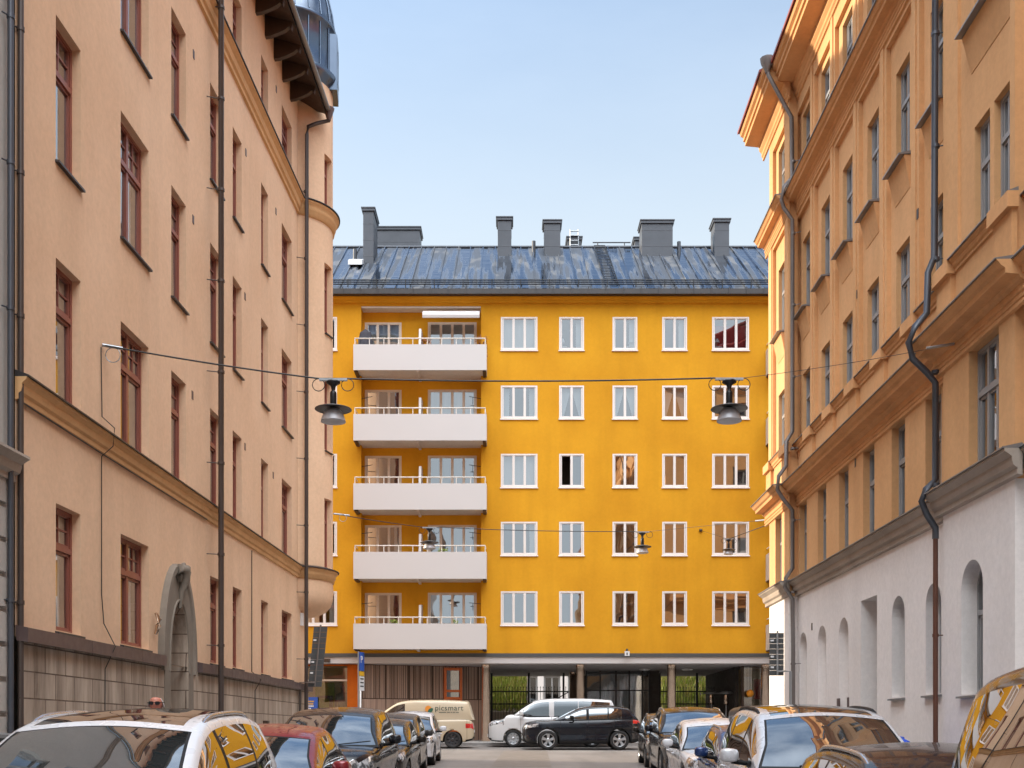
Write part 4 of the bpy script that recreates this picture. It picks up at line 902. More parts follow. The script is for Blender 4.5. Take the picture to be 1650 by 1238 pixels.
gate(Yx(789,55.5), Yx(916,55.5), 55.5, 'black iron bar gate left of the glazed lobby, with tall post in its middle', [Yx(792,55.5), Yx(852,55.5), Yx(908,55.5)])
gate(Yx(1060,55.5), Yx(1192,55.5), 55.5, 'black iron bar gate right of the glazed lobby, by the patio heaters', [Yx(1063,55.5), Yx(1123,55.5)])

# ================================================================== ground, roads, pavements
mb = MB(); mb.face([(-400,-400,-2.4), (400,-400,-2.4), (400,500,-2.4), (-400,500,-2.4)]); tag(mb.build('ground', M['asphaltpatch']), kind='structure')
KL = lambda y: -4.12 + .004*y
KR = lambda y: 4.05 + .045*y
CY0, CY1 = 37.6, 46.8
mb = MB(); ys = [-60, -20, 0, 10, 20, 30, CY0]
for a, b in zip(ys, ys[1:]):
    mb.face([(KL(a),a,gz(a)), (KR(a),a,gz(a)), (KR(b),b,gz(b)), (KL(b),b,gz(b))])
for a, b in ((-60, KL(CY0)), (KL(CY0), KR(CY0)), (KR(CY0), 60)): mb.face([(a,CY0,gz(CY0)), (b,CY0,gz(CY0)), (b,CY1,gz(CY1)), (a,CY1,gz(CY1))])
tag(mb.build('road', M['asphalt']), kind='structure')
mb = MB(); mb.face([(-.6,31,gz(31)+.004), (1.1,31,gz(31)+.004), (1.3,41.5,gz(41.5)+.004), (-.3,41.5,gz(41.5)+.004)]); tag(mb.build('road_patch', M['asphaltpatch']), kind='structure')
PV = .12
def strip(name, fa, fb, ys, mt):
    mb = MB()
    for a, b in zip(ys, ys[1:]):
        p = [(fa(a),a,gz(a)), (fb(a),a,gz(a)), (fb(b),b,gz(b)), (fa(b),b,gz(b))]
        mb.hexa([(x,y,z-.5) for x, y, z in p] + [(x,y,z+PV) for x, y, z in p])
    return tag(mb.build(name, mt), kind='structure')
wl = lambda y: -7.7 + SL*y - .02; wr = lambda y: 7.92 + SR*y
ysp = [-60, -20, 0, 10, 20, 30, 36.4]
strip('pavement', lambda y: wl(y)-1.5, lambda y: KL(y)-.15, ysp, M['paving']); strip('kerb', lambda y: KL(y)-.15, KL, ysp, M['kerb'])
strip('pavement', lambda y: KR(y)+.15, lambda y: wr(y)+1.5, ysp, M['paving']); strip('kerb', KR, lambda y: KR(y)+.15, ysp, M['kerb'])
def slab(name, x0, x1, y0, y1, mt, lift=PV):
    mb = MB(); mb.hexa([(x0,y0,gz(y0)-.4), (x1,y0,gz(y0)-.4), (x1,y1,gz(y1)-.4), (x0,y1,gz(y1)-.4), (x0,y0,gz(y0)+lift), (x1,y0,gz(y0)+lift), (x1,y1,gz(y1)+lift), (x0,y1,gz(y1)+lift)]); return tag(mb.build(name, mt), kind='structure')
slab('kerb', -50, 50, CY1, CY1+.15, M['kerb']); slab('pavement', -50, 50, CY1+.15, 60, M['paving']); slab('courtyard', -50, 50, 60.01, 80, M['paving'])
slab('pavement', -50, KL(36.4), 36.4, CY0, M['paving']); slab('pavement', KR(36.4), 50, 36.4, CY0, M['paving'])

# ================================================================== street lamps on span wires
def lamp(label, loc, s=1.0, yaw=0.0):
    g = thing('street_lamp', label, 'street lamp', loc, 'street lamps hung over the street')
    x, y, z = loc
    mb = MB(); mb.lathe(x, y, [(.0,z+.01), (.12*s,z-.02), (.13*s,z-.05), (.05*s,z-.10*s), (.035*s,z-.16*s), (.03*s,z-.19*s), (.055*s,z-.21*s), (.06*s,z-.24*s), (.06*s,z-.47*s), (.05*s,z-.5*s), (.0,z-.5*s)], 16); mb.build('lamp_body', M['lampcap'], g)
    mb = MB(); mb.lathe(x, y, [(.06*s,z-.455*s), (.20*s,z-.475*s), (.325*s,z-.515*s), (.33*s,z-.525*s), (.322*s,z-.53*s), (.18*s,z-.50*s), (.06*s,z-.495*s)], 32); mb.build('disc', M['lampdisc'], g)
    mb = MB(); mb.lathe(x, y, [(.05*s,z-.50*s), (.12*s,z-.525*s), (.17*s,z-.58*s), (.20*s,z-.66*s), (.22*s,z-.73*s), (.222*s,z-.745*s), (.20*s,z-.745*s), (.08*s,z-.735*s), (.0,z-.735*s)], 28); mb.build('shade', M['lampdome'], g)
    mb = MB(); mb.box(x-.25*s, x+.25*s, y-.03, y+.03, z-.01, z+.03); mb.build('hanger_bar', M['galv'], g)
    mb = MB()
    for q in (-.26, .26): mb.tube([(x+q*s+.11*s*math.cos(a_*PI/8), y-.02, z-.09*s+.11*s*math.sin(a_*PI/8)) for a_ in range(17)], .008, 5, caps=False)
    mb.build('cable_loop', M['cable'], g)
    return g
YW = 20.0
A = FL.P(Lu(163), CAMZ+(HY-556)*Lu(163)/FPX, .02)
lp1 = Vector((Yx(537,YW), YW, Yz(613,YW))); lp2 = Vector((Yx(1175,YW), YW, Yz(612,YW)))
Bq = FR.P(19.9, 8.42, RW+.08)
def sag(a, b, s, n=16): return [a.lerp(b, k/n) - Vector((0,0,s*4*(k/n)*(1-k/n))) for k in range(n+1)]
sw = thing('span_wire', 'black span wire across the near street carrying two large lamps', 'wire', A, 'span wires')
mb = MB(); mb.tube(sag(A, lp1 + Vector((-.25,0,.03)), .03) + sag(lp1 + Vector((.25,0,.03)), lp2 + Vector((-.25,0,.03)), .05), .014, 6); mb.build('thick_cable', M['cable'], sw)
mb = MB(); mb.tube(sag(lp2 + Vector((.25,0,.03)), Bq, .04), .005, 5); mb.build('thin_cable', M['cable'], sw)
mb = MB(); mb.tube([A, A + Vector((.3,.15,-.01))], .03, 6); mb.tube([A + Vector((.17+.13*math.cos(a_*PI/8), .05, -.16+.13*math.sin(a_*PI/8))) for a_ in range(17)], .009, 5, caps=False); mb.build('wall_anchor', M['galv'], sw); mb = MB(); mb.tube([Bq, Bq + (lp2-Bq).normalized()*.5], .025, 6); mb.build('wall_anchor', M['galv'], sw)
lamp('large dark street lamp hung left of the balconies, before the turret edge', lp1, 1.0)
lamp('large dark street lamp hung on the right, before the right-hand yellow wall windows', lp2, 1.0)
Y2 = 40.0
A2 = Vector((-5.88, 36.8, 1.5 + (HY-828)*36.8/FPX)); lp3 = Vector((Yx(692,Y2), Y2, Yz(851,Y2))); lp4 = Vector((Yx(1035,Y2), Y2, Yz(858,Y2))); B2 = Vector((8.2, 36.1, Yz(838,36.1)))
sw2 = thing('span_wire', 'thin black span wire over the cross street carrying two small pale lamps', 'wire', A2, 'span wires')
mb = MB(); mb.tube(sag(A2, lp3 + Vector((-.25,0,.03)), .02) + sag(lp3 + Vector((.25,0,.03)), lp4 + Vector((-.25,0,.03)), .05), .013, 6); mb.build('thick_cable', M['cable'], sw2)
mb = MB(); mb.tube(sag(lp4 + Vector((.25,0,.03)), B2, .0), .006, 5); mb.build('thin_cable', M['cable'], sw2)
mb = MB(); mb.tube([A2, A2 + Vector((.5,.2,-.02))], .028, 6); mb.tube([A2 + Vector((.3+.12*math.cos(a_*PI/8), .05, -.13+.12*math.sin(a_*PI/8))) for a_ in range(17)], .009, 5, caps=False); mb.build('wall_anchor', M['galv'], sw2); mb = MB(); mb.tube([B2, B2 + (lp4-B2).normalized()*.4], .025, 6); mb.build('wall_anchor', M['galv'], sw2)
lamp('small pale street lamp hung before the balconies, below the third balcony panel', lp3, 1.0)
lamp('small pale street lamp hung in the middle of the yellow wall', lp4, 1.0)
Y3 = 45.0
lp5 = Vector((Yx(1174,Y3), Y3, Yz(869,Y3))); B3 = Vector((8.25, 36.1, Yz(846,36.1))); C3 = Vector((Yx(1129,YB), YB, Yz(855,YB)))
sw3 = thing('span_wire', 'short black wire from the orange corner to a bracket on the yellow wall', 'wire', B3, 'span wires')
mb = MB(); mb.tube(sag(lp5, B3, .0), .014, 6); mb.tube(sag(lp5, C3, .0), .006, 5); mb.build('thick_cable', M['cable'], sw3)
mb = MB(); mb.lathe(C3.x, C3.y-.03, [(.0,C3.z-.07), (.07,C3.z-.04), (.07,C3.z+.04), (.0,C3.z+.07)], 8); mb.build('wall_anchor', M['brownwood'], sw3)
lamp('smallest street lamp hung before the right-hand window', lp5, .82)['label'] = 'smallest street lamp, hung before a three-pane window beside the sunlit orange corner'

# ================================================================== sign boards seen from behind, parking sign
def signboard(label, x, y, z0, z1, w, lean, pole, armz, mt=M['greymetal']):
    g = thing('sign_board', label, 'sign', (pole[0], pole[1], gz(y)), 'sign boards seen from behind')
    mb = MB(); n = 11 if lean else 8; h = (z1-z0)/n
    for k in range(n):
        za, zb = z0+h*k+.003, z0+h*(k+1)-.003; sa, sb = lean*(za-z0), lean*(zb-z0)
        mb.hexa([(x-w/2+sa,y,za), (x+w/2+sa,y,za), (x+w/2+sa,y+.03,za), (x-w/2+sa,y+.03,za), (x-w/2+sb,y,zb), (x+w/2+sb,y,zb), (x+w/2+sb,y+.03,zb), (x-w/2+sb,y+.03,zb)])
    b = mb.build('board', mt, g)
    for k in ((2, 4, 8) if lean else (1, 3, 6)):
        z = z0 + h*k + h*.4; s_ = lean*(z-z0); mb = MB(); mb.box(x-w/2+s_+.03, x-w/2+s_+.12, y-.012, y-.002, z, z+.05); mb.build('sticker', M['signwhite'], b)
    mb = MB(); mb.tube([(x+.01,y-.05,z0+.02), (x+.01+lean*(z1-z0),y-.05,z1+.05)], .028, 8)
    mb.tube([(x+.01,y-.05,armz), (pole[0],pole[1],armz), (pole[0],pole[1],gz(y)+.05)], .04, 8)
    mb.build('pole', M['galv'] if not lean else M['pipegrey'], g); return g
YS = 34.9
signboard('leaning dark grey sign board seen from behind by the peach building corner', Yx(507,YS), YS, Yz(1107,YS), Yz(1010,YS), .42, .10, (Yx(483.5,YS), YS), Yz(1100,YS))
YS2 = 32.3
signboard('dark grey slatted sign board seen from behind, upright, before the sunlit white wall', Yx(1251.5,YS2), YS2, Yz(1089,YS2), Yz(1020,YS2), .41, 0.0, (Yx(1275,YS2)-.02, YS2), Yz(1082,YS2))
g = thing('parking_sign', 'blue parking sign with white plates on a thin pole by the orange pier', 'sign', (Yx(578,47.2), 47.2, gz(47.2)+.12))
XP = Yx(577.5,47.2); mb = MB(); mb.tube([(XP,47.2,.8), (XP,47.2,Yz(1050,47.2))], .03, 8); mb.build('pole', M['galv'], g)
a_ = math.radians(70); ud = Vector((math.cos(a_), math.sin(a_), 0)); FS = Frame(Vector((XP+.02,47.15,0)) , ud, (ud.y, -ud.x, 0))
for y0, y1, mt, nm in ((1051,1081,'blue','sign_plate'), (1082,1089,'signyellow','sign_plate'), (1090,1113,'signwhite','sign_plate')):
    mb = MB(); fbox(mb, FS, -.02, .40, Yz(y1,47.2), Yz(y0,47.2), .04, .055); sp = mb.build(nm, M[mt], g)
    if mt == 'blue':
        sp['label'] = 'blue plate with white P'
        rot = Matrix((ud, Vector((0,0,1)), Vector((ud.y,-ud.x,0)))).transposed(); text('P', .42, FS.P(.05, Yz(1068,47.2), .06), rot, M['signwhite'], sp)
    if mt == 'signwhite':
        mb = MB()
        for k in range(3): fbox(mb, FS, .04, .34, Yz(1095+6*k,47.2), Yz(1093+6*k,47.2), .056, .06)
        mb.build('printed_lines', M['black'], sp)
# ================================================================== cars
def pchip(pts):
    xs = [p[0] for p in pts]; ys = [p[1] for p in pts]; n = len(xs)
    h = [xs[i+1]-xs[i] for i in range(n-1)]; d = [(ys[i+1]-ys[i])/h[i] for i in range(n-1)]
    m = [d[0]] + [0 if d[i-1]*d[i] <= 0 else 2*d[i-1]*d[i]/(d[i-1]+d[i]) for i in range(1, n-1)] + [d[-1]]
    def f(x):
        if x <= xs[0]: return ys[0]
        if x >= xs[-1]: return ys[-1]
        i = max(k for k in range(n-1) if xs[k] <= x); t = (x-xs[i])/h[i]
        return (2*t**3-3*t**2+1)*ys[i] + (t**3-2*t**2+t)*h[i]*m[i] + (-2*t**3+3*t**2)*ys[i+1] + (t**3-t**2)*h[i]*m[i+1]
    return f
def resample(P, n):
    d = [0]
    for a, b in zip(P, P[1:]): d.append(d[-1] + math.hypot(b[0]-a[0], b[1]-a[1]))
    out_ = []; k = 0
    for i in range(n):
        t = d[-1]*i/(n-1)
        while k < len(P)-2 and d[k+1] < t: k += 1
        q = (t-d[k])/max(1e-9, d[k+1]-d[k]); q = min(max(q,0),1); out_.append((P[k][0]+(P[k+1][0]-P[k][0])*q, P[k][1]+(P[k+1][1]-P[k][1])*q))
    return out_
CM = dict(trim=plain('black_car_plastic', (0.014,0.014,0.015), .5, spec=.2), chrome=plain('chrome', (0.75,0.76,0.78), .12, 1.0, var=.03), tyre=plain('tyre_rubber', (0.02,0.02,0.021), .8), rim=plain('alloy_rim', (0.50,0.51,0.53), .3, .8, var=.08), darkrim=plain('dark_rim', (.06,.06,.065), .35, .6), glass=carglass('car_glass'), sglass=carglass('car_side_glass', (0.008,.009,.010), .20), lamp=None, red=plain('red_tail_lamp', (.55,.02,.015), .15, coat=1.0), plate=plain('number_plate', (.75,.75,.74), .4), mirrorglass=plain('mirror_glass', (.7,.75,.8), .03, 1.0, var=.02), silverrail=plain('satin_rail', (.62,.63,.65), .25, .9, var=.04))
m, t, out = mat('headlight_glass'); p = objc(t); bsdf(t, out, mixc(t, ramp(t, noise(t, p, 14, 2), [(.42, 0.0), (.58, 1.0)]), (.10,.11,.12), (.72,.75,.80)), .06, .45, coat=1.0); CM['lamp'] = m

def car(name, label, cat, loc, yaw, sp, group=None):
    th = thing(name, label, cat, (0,0,0), group)
    L, W, H = sp['L'], sp['W'], sp['H']; hw = W/2; kind = sp['kind']; P_ = sp['paint']
    van = kind in ('van', 'cargo'); R = sp.get('R', .33)
    fw, rw = sp.get('fw', .86), sp.get('rw', L-.85)
    nose = sp.get('nose', .72 if not van else .85)
    hb0 = sp.get('hood', H*.60); belt = sp.get('belt', H*.625)
    wb, rfs = sp['wb'], sp['rf']; rr, rb = sp['rr'], sp['rb']
    T = pchip([(0, nose-.12), (.04, nose), (.16, nose+.09), (.5, nose+.16), (wb*.7, hb0-.03), (wb, hb0), (wb+.6, belt), (L*.6, belt+.02), (L-.5, belt+.05), (L-.12, belt+.02), (L-.03, belt-.12), (L, belt-.3)]) if kind != 'sedan' else \
        pchip([(0, nose-.12), (.04, nose), (.16, nose+.08), (.5, nose+.14), (wb*.7, hb0-.03), (wb, hb0), (wb+.6, belt), (L*.6, belt+.02), (rb, belt+.05), (L-.15, belt+.06), (L-.03, belt-.05), (L, belt-.3)])
    PW = pchip([(0, hw*.66), (.07, hw*.80), (.25, hw*.91), (.7, hw*.975), (1.4, hw), (L-1.2, hw), (L-.45, hw*.965), (L-.12, hw*.90), (L, hw*.80)])
    B0 = pchip([(0, .34), (.12, .24), (.5, .21), (L-.5, .23), (L-.12, .30), (L, .42)])
    Ra = R + .055
    def B(s):
        b = B0(s)
        for c in (fw, rw):
            if abs(s-c) < Ra: b = max(b, R + math.sqrt(Ra*Ra-(s-c)**2))
        return b
    seams = sp.get('seams', [wb+.15, wb+1.22, wb+2.2] if not van else [wb+.2, wb+1.3, wb+2.6])
    st = {0.0, .02, .04, .08, L-.08, L-.04, L-.02, L}
    k = .12
    while k < L-.1: st.add(round(k,3)); k += .055
    for c in (fw, rw):
        for i in range(17): st.add(round(c + Ra*math.cos(PI*i/16), 4))
    for s in seams: st |= {s-.005, s+.005}
    st = sorted(st); st = [s for i, s in enumerate(st) if i == 0 or s - st[i-1] > .0035]
    NR = 40
    def sec(s):
        w, b, tt = PW(s), B0(s), T(s)
        q = tt - b
        if sp.get('boxy'): pts = [(0,b+.02), (w-.22,b+.02), (w-.03,b), (w-.005,b+.12*q), (w,b+.45*q), (w-.005,b+.75*q), (w-.02,tt-.05), (w-.05,tt-.012), (w*.8,tt+.012), (w*.4,tt+.035), (0,tt+.04)]
        else: pts = [(0,b+.02), (w-.22,b+.02), (w-.045,b), (w-.02,b+.06*q), (w-.012,b+.22*q), (w-.028,b+.38*q), (w-.006,b+.62*q), (w,b+.74*q), (w-.012,b+.86*q), (w-.05,tt-.02), (w-.10,tt), (w*.72,tt+.018), (w*.4,tt+.032), (0,tt+.04)]
        ba = B(s)
        return [(x, max(z, ba + .02*(x < w-.1))) if z < ba + .02 else (x, z) for x, z in resample(pts, NR)]
    secs = [sec(s) for s in st]
    rows = []
    cv = lambda s, x: -.10*(1-(x/hw)**2)*max(0, 1-s/.6)  # nose bows forward in plan
    for s, q in zip(st, secs): rows.append([(x, s + cv(s, x), z) for x, z in q])
    parts = {}
    def cat(i, j, side):
        s = (st[i]+st[i+1])/2; x = (secs[i][j][0]+secs[i+1][j+1][0])/2; z = (secs[i][j][1]+secs[i+1][j+1][1])/2; w = PW(s)
        if z < B(s)+.03 and x < w-.1: return 'trim'
        if sp.get('clad') and x > w*.85 and (z < B0(s)+.16 or any((s-c)**2+(z-R)**2 < (Ra+.06)**2 for c in (fw, rw))): return 'trim'
        if not sp.get('clad') and x > w*.8 and z < B0(s)+.055: return 'trim'
        for q in seams:
            if abs(s-q) < .0055 and x > w*.9 and B0(s)+.1 < z < T(s): return 'trim'
        hl = sp.get('hl', (nose-.06, nose+.07, .5))
        if s < hl[2] and x > w*.52 and hl[0]+.10*s < z < hl[1]+.10*s and z < T(s)-.004: return 'headlight'
        if s < .14 and x < hw*.5 and .36 < z < nose-.06: return 'grille'
        if s < .12 and x < hw*.8 and .24 < z < .36: return 'trim'
        tl = sp.get('tl', (belt-.22, belt-.02))
        if s > L-.34 and x > w*.80 and tl[0] < z < tl[1]: return 'taillight'
        return 'body'
    for side in (1, -1):
        for i in range(len(st)-1):
            for j in range(NR-1):
                c = cat(i, j, side)
                key = c if c not in ('headlight', 'taillight') else c + ('R' if side > 0 else 'L')
                q = [rows[i][j], rows[i][j+1], rows[i+1][j+1], rows[i+1][j]]
                q = [(x*side, y, z) for x, y, z in q]
                if side > 0: q = q[::-1]
                parts.setdefault(key, MB()).face(q, 0, True)
        for i, rv in ((0, 1), (len(st)-1, -1)):
            q = [(x*side, y, z) for x, y, z in rows[i]]
            parts['body' if i else 'trim'].face(q if rv*side > 0 else q[::-1], 0, False)
    # greenhouse
    G = pchip([(wb, T(wb)), (wb+(rfs-wb)*.5, T(wb)+(H-.125-T(wb))*.54), (rfs, H-.125), (rfs+.14, H-.078), (rfs+.36, H-.035), (rfs+.75, H-.008), ((rfs+rr)/2+.2, H), (rr, sp.get('rz', H-.07)), (rb, T(min(rb, L-.13))-.01)])
    gst = {wb, rfs, rr, rb, wb+.06}
    k = wb+.03
    while k < rb: gst.add(round(k,3)); k += .055
    for a, b in sp['glass']: gst |= {a, b}
    gst = sorted(gst); gst = [s for i, s in enumerate(gst) if i == 0 or s-gst[i-1] > .004]
    tum = sp.get('tum', .30)
    fade = pchip([(wb, 1), (rfs, .35), (rfs+.5, 0)]); fader = pchip([(rr-.3, 0), (rr, .3), (rb, 1)])
    gsec = []
    for s in gst:
        w = PW(min(s, L-.1)) - .045; t0 = T(min(s, L-.13)) - .015; g = max(G(s), t0 + .012); h = g - t0
        k_ = min(1, h/.25); rad = .085*k_
        wr = w - tum*h
        A = [(w, t0), (w - tum*min(h*.2,.035), t0+min(h*.2,.035))]
        top = (wr+rad*.1, g-rad)
        side_ = [(A[1][0] + (top[0]-A[1][0])*q + .022*k_*math.sin(PI*q), A[1][1] + (top[1]-A[1][1])*q) for q in [i/9 for i in range(1, 10)]]
        arc = [(top[0]-rad*.18, g-rad*.55), (top[0]-rad*.55, g-rad*.2), (top[0]-rad*1.05, g)]
        cr = .05*k_*min(1, h/.5)
        e = arc[-1][0]
        roof_ = [(e*(1-q), g + cr*math.sin(PI/2*q)) for q in [.035] + [i/8 for i in range(1, 9)]]
        gsec.append(A + side_ + arc + roof_)
    def gy(s, x): 
        u = 1-(x/hw)**2
        return s - .16*u*fade(s) + .08*u*fader(s)
    grow = [[(x, gy(s, x), z) for x, z in q] for s, q in zip(gst, gsec)]
    n0 = 1; n1 = 1+9; n2 = n1+3; nT = len(gsec[0])
    for side in (1, -1):
        for i in range(len(gst)-1):
            s = (gst[i]+gst[i+1])/2
            for j in range(nT-1):
                if j < n0: key = 'trim' if any(a-.03 <= s <= b+.03 for a, b in sp['glass']) else 'body'
                elif j < n1:
                    key = 'pillar' if (gst[0] < s < gst[-1] and not van) else 'body'
                    for a, b in sp['glass']:
                        if a <= s <= b and j >= n0 and j < n1 - (0 if not van else 0): key = 'side_windowR' if side > 0 else 'side_windowL'
                    if key == 'pillar': key = 'trim' if sp['glass'][0][0] < s < sp['glass'][-1][1] else 'body'
                elif j < n2: key = 'body'
                else:
                    if s < wb+.06 or (s < rfs and (s > rfs-.035 or j == n2)): key = 'trim'
                    elif s < rfs: key = 'windscreen' if j > n2 or True else 'body'
                    elif s > rr and not sp.get('norear'): key = 'rear_window'
                    else: key = 'roofpanel' if (sp.get('glassroof') and j > n2+1 and rfs+.12 < s < rr-.5) else 'body'
                q = [grow[i][j], grow[i][j+1], grow[i+1][j+1], grow[i+1][j]]; q = [(x*side, y, z) for x, y, z in q]
                if side > 0: q = q[::-1]
                parts.setdefault(key, MB()).face(q, 0, True)
    mats = dict(body=P_, trim=CM['trim'], windscreen=CM['glass'], rear_window=CM['glass'], roofpanel=CM['sglass'], side_windowR=CM['sglass'], side_windowL=CM['sglass'], headlightR=CM['lamp'], headlightL=CM['lamp'], taillightR=CM['red'], taillightL=CM['red'], grille=CM['trim'])
    names = dict(trim='trim', roofpanel='roof_panel', side_windowR='side_window', side_windowL='side_window', headlightR='headlight', headlightL='headlight', taillightR='taillight', taillightL='taillight')
    for key, mb in parts.items(): mb.build(names.get(key, key), mats[key], th, recalc=False); 
    for o in list(th.children):                           # weld so that shading is smooth within each part
        bm = bmesh.new(); bm.from_mesh(o.data); bmesh.ops.remove_doubles(bm, verts=bm.verts, dist=.0008); bm.to_mesh(o.data); bm.free()
    # wheels
    for c in (fw, rw):
        for side in (1, -1):
            x1 = side*(hw-.025); x0 = side*(hw-.245)
            mb = MB(); rows_ = []
            for xx, r in ((x0, R*.62), (x0, R*.93), (x0+side*.02, R*.985), (x0+side*.06, R), (x1-side*.06, R), (x1-side*.02, R*.985), (x1, R*.93), (x1-side*.004, R*.70), (x1-side*.03, R*.66)):
                rows_.append([(xx, c+r*math.cos(2*PI*i/40), R+r*math.sin(2*PI*i/40)) for i in range(40)])
            mb.grid(rows_, 0, True, True); wh = mb.build('wheel', CM['tyre'], th)
            mb = MB(); xr = x1 - side*.012
            rows_ = [[(x_, c+r*math.cos(2*PI*i/40), R+r*math.sin(2*PI*i/40)) for i in range(40)] for x_, r in ((xr-side*.02, R*.665), (xr, R*.69), (xr, R*.63), (xr-side*.05, R*.60), (xr-side*.10, R*.58), (xr-side*.10, 0.005))]
            mb.grid(rows_[:4], 0, True, True); mb.grid(rows_[3:], 1, True, True)
            ns = sp.get('spokes', 5)
            for q in range(ns):
                a = 2*PI*q/ns + .3
                ca, sa = math.cos(a), math.sin(a)
                def pt(r, o_, x_): return (x_, c + r*ca - o_*sa, R + r*sa + o_*ca)
                w0, w1 = R*.10, R*.17
                mb.hexa([pt(.05,-w0,xr-side*.05), pt(R*.63,-w1,xr-side*.03), pt(R*.63,w1,xr-side*.03), pt(.05,w0,xr-side*.05), pt(.05,-w0,xr-side*.015), pt(R*.63,-w1,xr-side*.004), pt(R*.63,w1,xr-side*.004), pt(.05,w0,xr-side*.015)])
            rows_ = [[(x_, c+r*math.cos(2*PI*i/20), R+r*math.sin(2*PI*i/20)) for i in range(20)] for x_, r in ((xr-side*.04, R*.2), (xr-side*.004, R*.19), (xr, R*.1), (xr, .004))]
            mb.grid(rows_, 0, True, True)
            mb.build('rim', [sp.get('rimmat', CM['rim']), CM['darkrim']], wh)
    # mirrors
    ms = sp.get('mirror', wb+.62); mz = T(ms)+.10
    for side in (1, -1):
        mb = MB(); x0 = side*(PW(ms)+.02); n = 20; rows_ = []
        for q, (xx, sc) in enumerate(((.03,.45), (.05,.8), (.09,.95), (.14,1.0), (.19,.96), (.22,.8), (.232,.4))):
            rows_.append([(x0+side*xx, ms-.02 + .085*sc*math.copysign(abs(math.cos(2*PI*i/n))**.55, math.cos(2*PI*i/n)) - .03*sc, mz + .078*sc*sp.get('mh',1)*math.copysign(abs(math.sin(2*PI*i/n))**.45, math.sin(2*PI*i/n))) for i in range(n)])
        mb.grid(rows_, 0, True, True); mb.face(rows_[-1])
        mo = mb.build('mirror', sp.get('mirmat', P_), th)
        mb = MB(); mb.tube([(x0-side*.10,ms+.04,mz-.10), (x0+side*.10,ms,mz-.07)], .03, 6); mb.build('mirror_arm', CM['trim'], mo)
    if sp.get('rails'):
        for side in (1, -1):
            mb = MB(); pts = []
            for k in range(15):
                q = k/14; s = rfs+.22 + (rr-.25-rfs-.22)*q; lift = .045*min(1, min(q, 1-q)*9)
                pts.append((side*(PW(2)-.045-tum*(H-belt)-.045), s, G(s)-.035+lift))
            mb.tube(pts, .019, 7); mb.build('roof_rail', sp['rails'], th)
    if not van or kind == 'van':
        for q in sp.get('handles', [wb+1.05, wb+2.05]):
            for side in (1, -1):
                mb = MB(); x = side*(PW(q)-.002); z = T(q)-.13
                mb.tube([(x,q-.09,z), (x+side*.035,q-.07,z), (x+side*.035,q+.07,z), (x,q+.09,z)], .013, 6); mb.build('door_handle', P_, th)
    mb = MB(); yb = -.10-.012; mb.box(-.26, .26, yb-.012, yb+.02, .42, .53); mb.build('number_plate', CM['plate'], th)
    mb = MB(); mb.box(-.24, .24, L-.01, L+.012, .62, .73); mb.build('number_plate', CM['plate'], th)
    for x in (-.45, .25):
        mb = MB(); pts = [(x + .5*q, gy(wb+.05+.10*q, x), T(wb)+.045+.05*q) for q in (0, .5, 1)]; mb.tube(pts, .010, 5); mb.build('wiper', CM['trim'], th)
    th.location = loc; th.rotation_euler = (0, 0, yaw)
    return th
PT = dict(white=paint('white_car_paint', (.70,.70,.73), 0, .25), pearl=paint('silver_white_paint', (.60,.605,.64), .15, .25), red=paint('dark_red_car_paint', (.21,.008,.014), .2, .25), black=paint('black_car_paint', (.008,.008,.011), 0, .2), brown=paint('brown_black_car_paint', (.022,.017,.014), .3, .22), grey=paint('dark_grey_car_paint', (.05,.048,.048), .4, .25), blue=paint('blue_car_paint', (.012,.04,.15), .3, .25), bronze=paint('bronze_car_paint', (.060,.042,.032), .5, .25), navy=paint('navy_black_car_paint', (.006,.007,.013), .1, .2), beige=paint('beige_van_paint', (.52,.43,.30), 0, .45), vanwhite=paint('white_van_paint', (.66,.66,.67), 0, .35))
def suv(**k):
    d = dict(kind='suv', L=4.62, W=1.87, H=1.68, wb=1.25, rf=2.12, rr=4.12, rb=4.52, nose=.89, hood=1.07, belt=1.08, R=.36, glass=[(1.62,2.42), (2.50,3.36), (3.42,4.02)], hl=(.74,.90,.55)); d.update(k); return d
def hatch(**k):
    d = dict(kind='hatch', L=4.1, W=1.76, H=1.47, wb=1.10, rf=1.98, rr=3.62, rb=4.0, nose=.70, hood=.91, belt=.93, R=.31, glass=[(1.48,2.25), (2.32,3.05), (3.10,3.45)]); d.update(k); return d
def sedan(**k):
    d = dict(kind='sedan', L=4.6, W=1.80, H=1.45, wb=1.30, rf=2.18, rr=3.35, rb=4.05, nose=.68, hood=.89, belt=.91, R=.32, glass=[(1.68,2.42), (2.48,3.20), (3.24,3.55)], rz=1.38); d.update(k); return d
def wagon(**k):
    d = dict(kind='wagon', L=4.65, W=1.80, H=1.45, wb=1.30, rf=2.16, rr=4.15, rb=4.52, nose=.68, hood=.89, belt=.92, R=.32, glass=[(1.66,2.42), (2.48,3.25), (3.30,4.0)]); d.update(k); return d
GR1 = 'cars parked along the left kerb'; GR2 = 'cars parked along the right kerb'
def park(name, label, cat, Yws, Xc, sp, grp, yaw=0.0, dz=0.0):
    """Yws: distance of the windscreen's top edge"""
    y0 = Yws - sp['rf']; L = sp['L']; slope = math.atan(0.0258)
    o = car(name, label, cat, (Xc, y0, gz(y0) + dz), yaw, sp, grp); o.rotation_euler = (slope, 0, yaw); return o
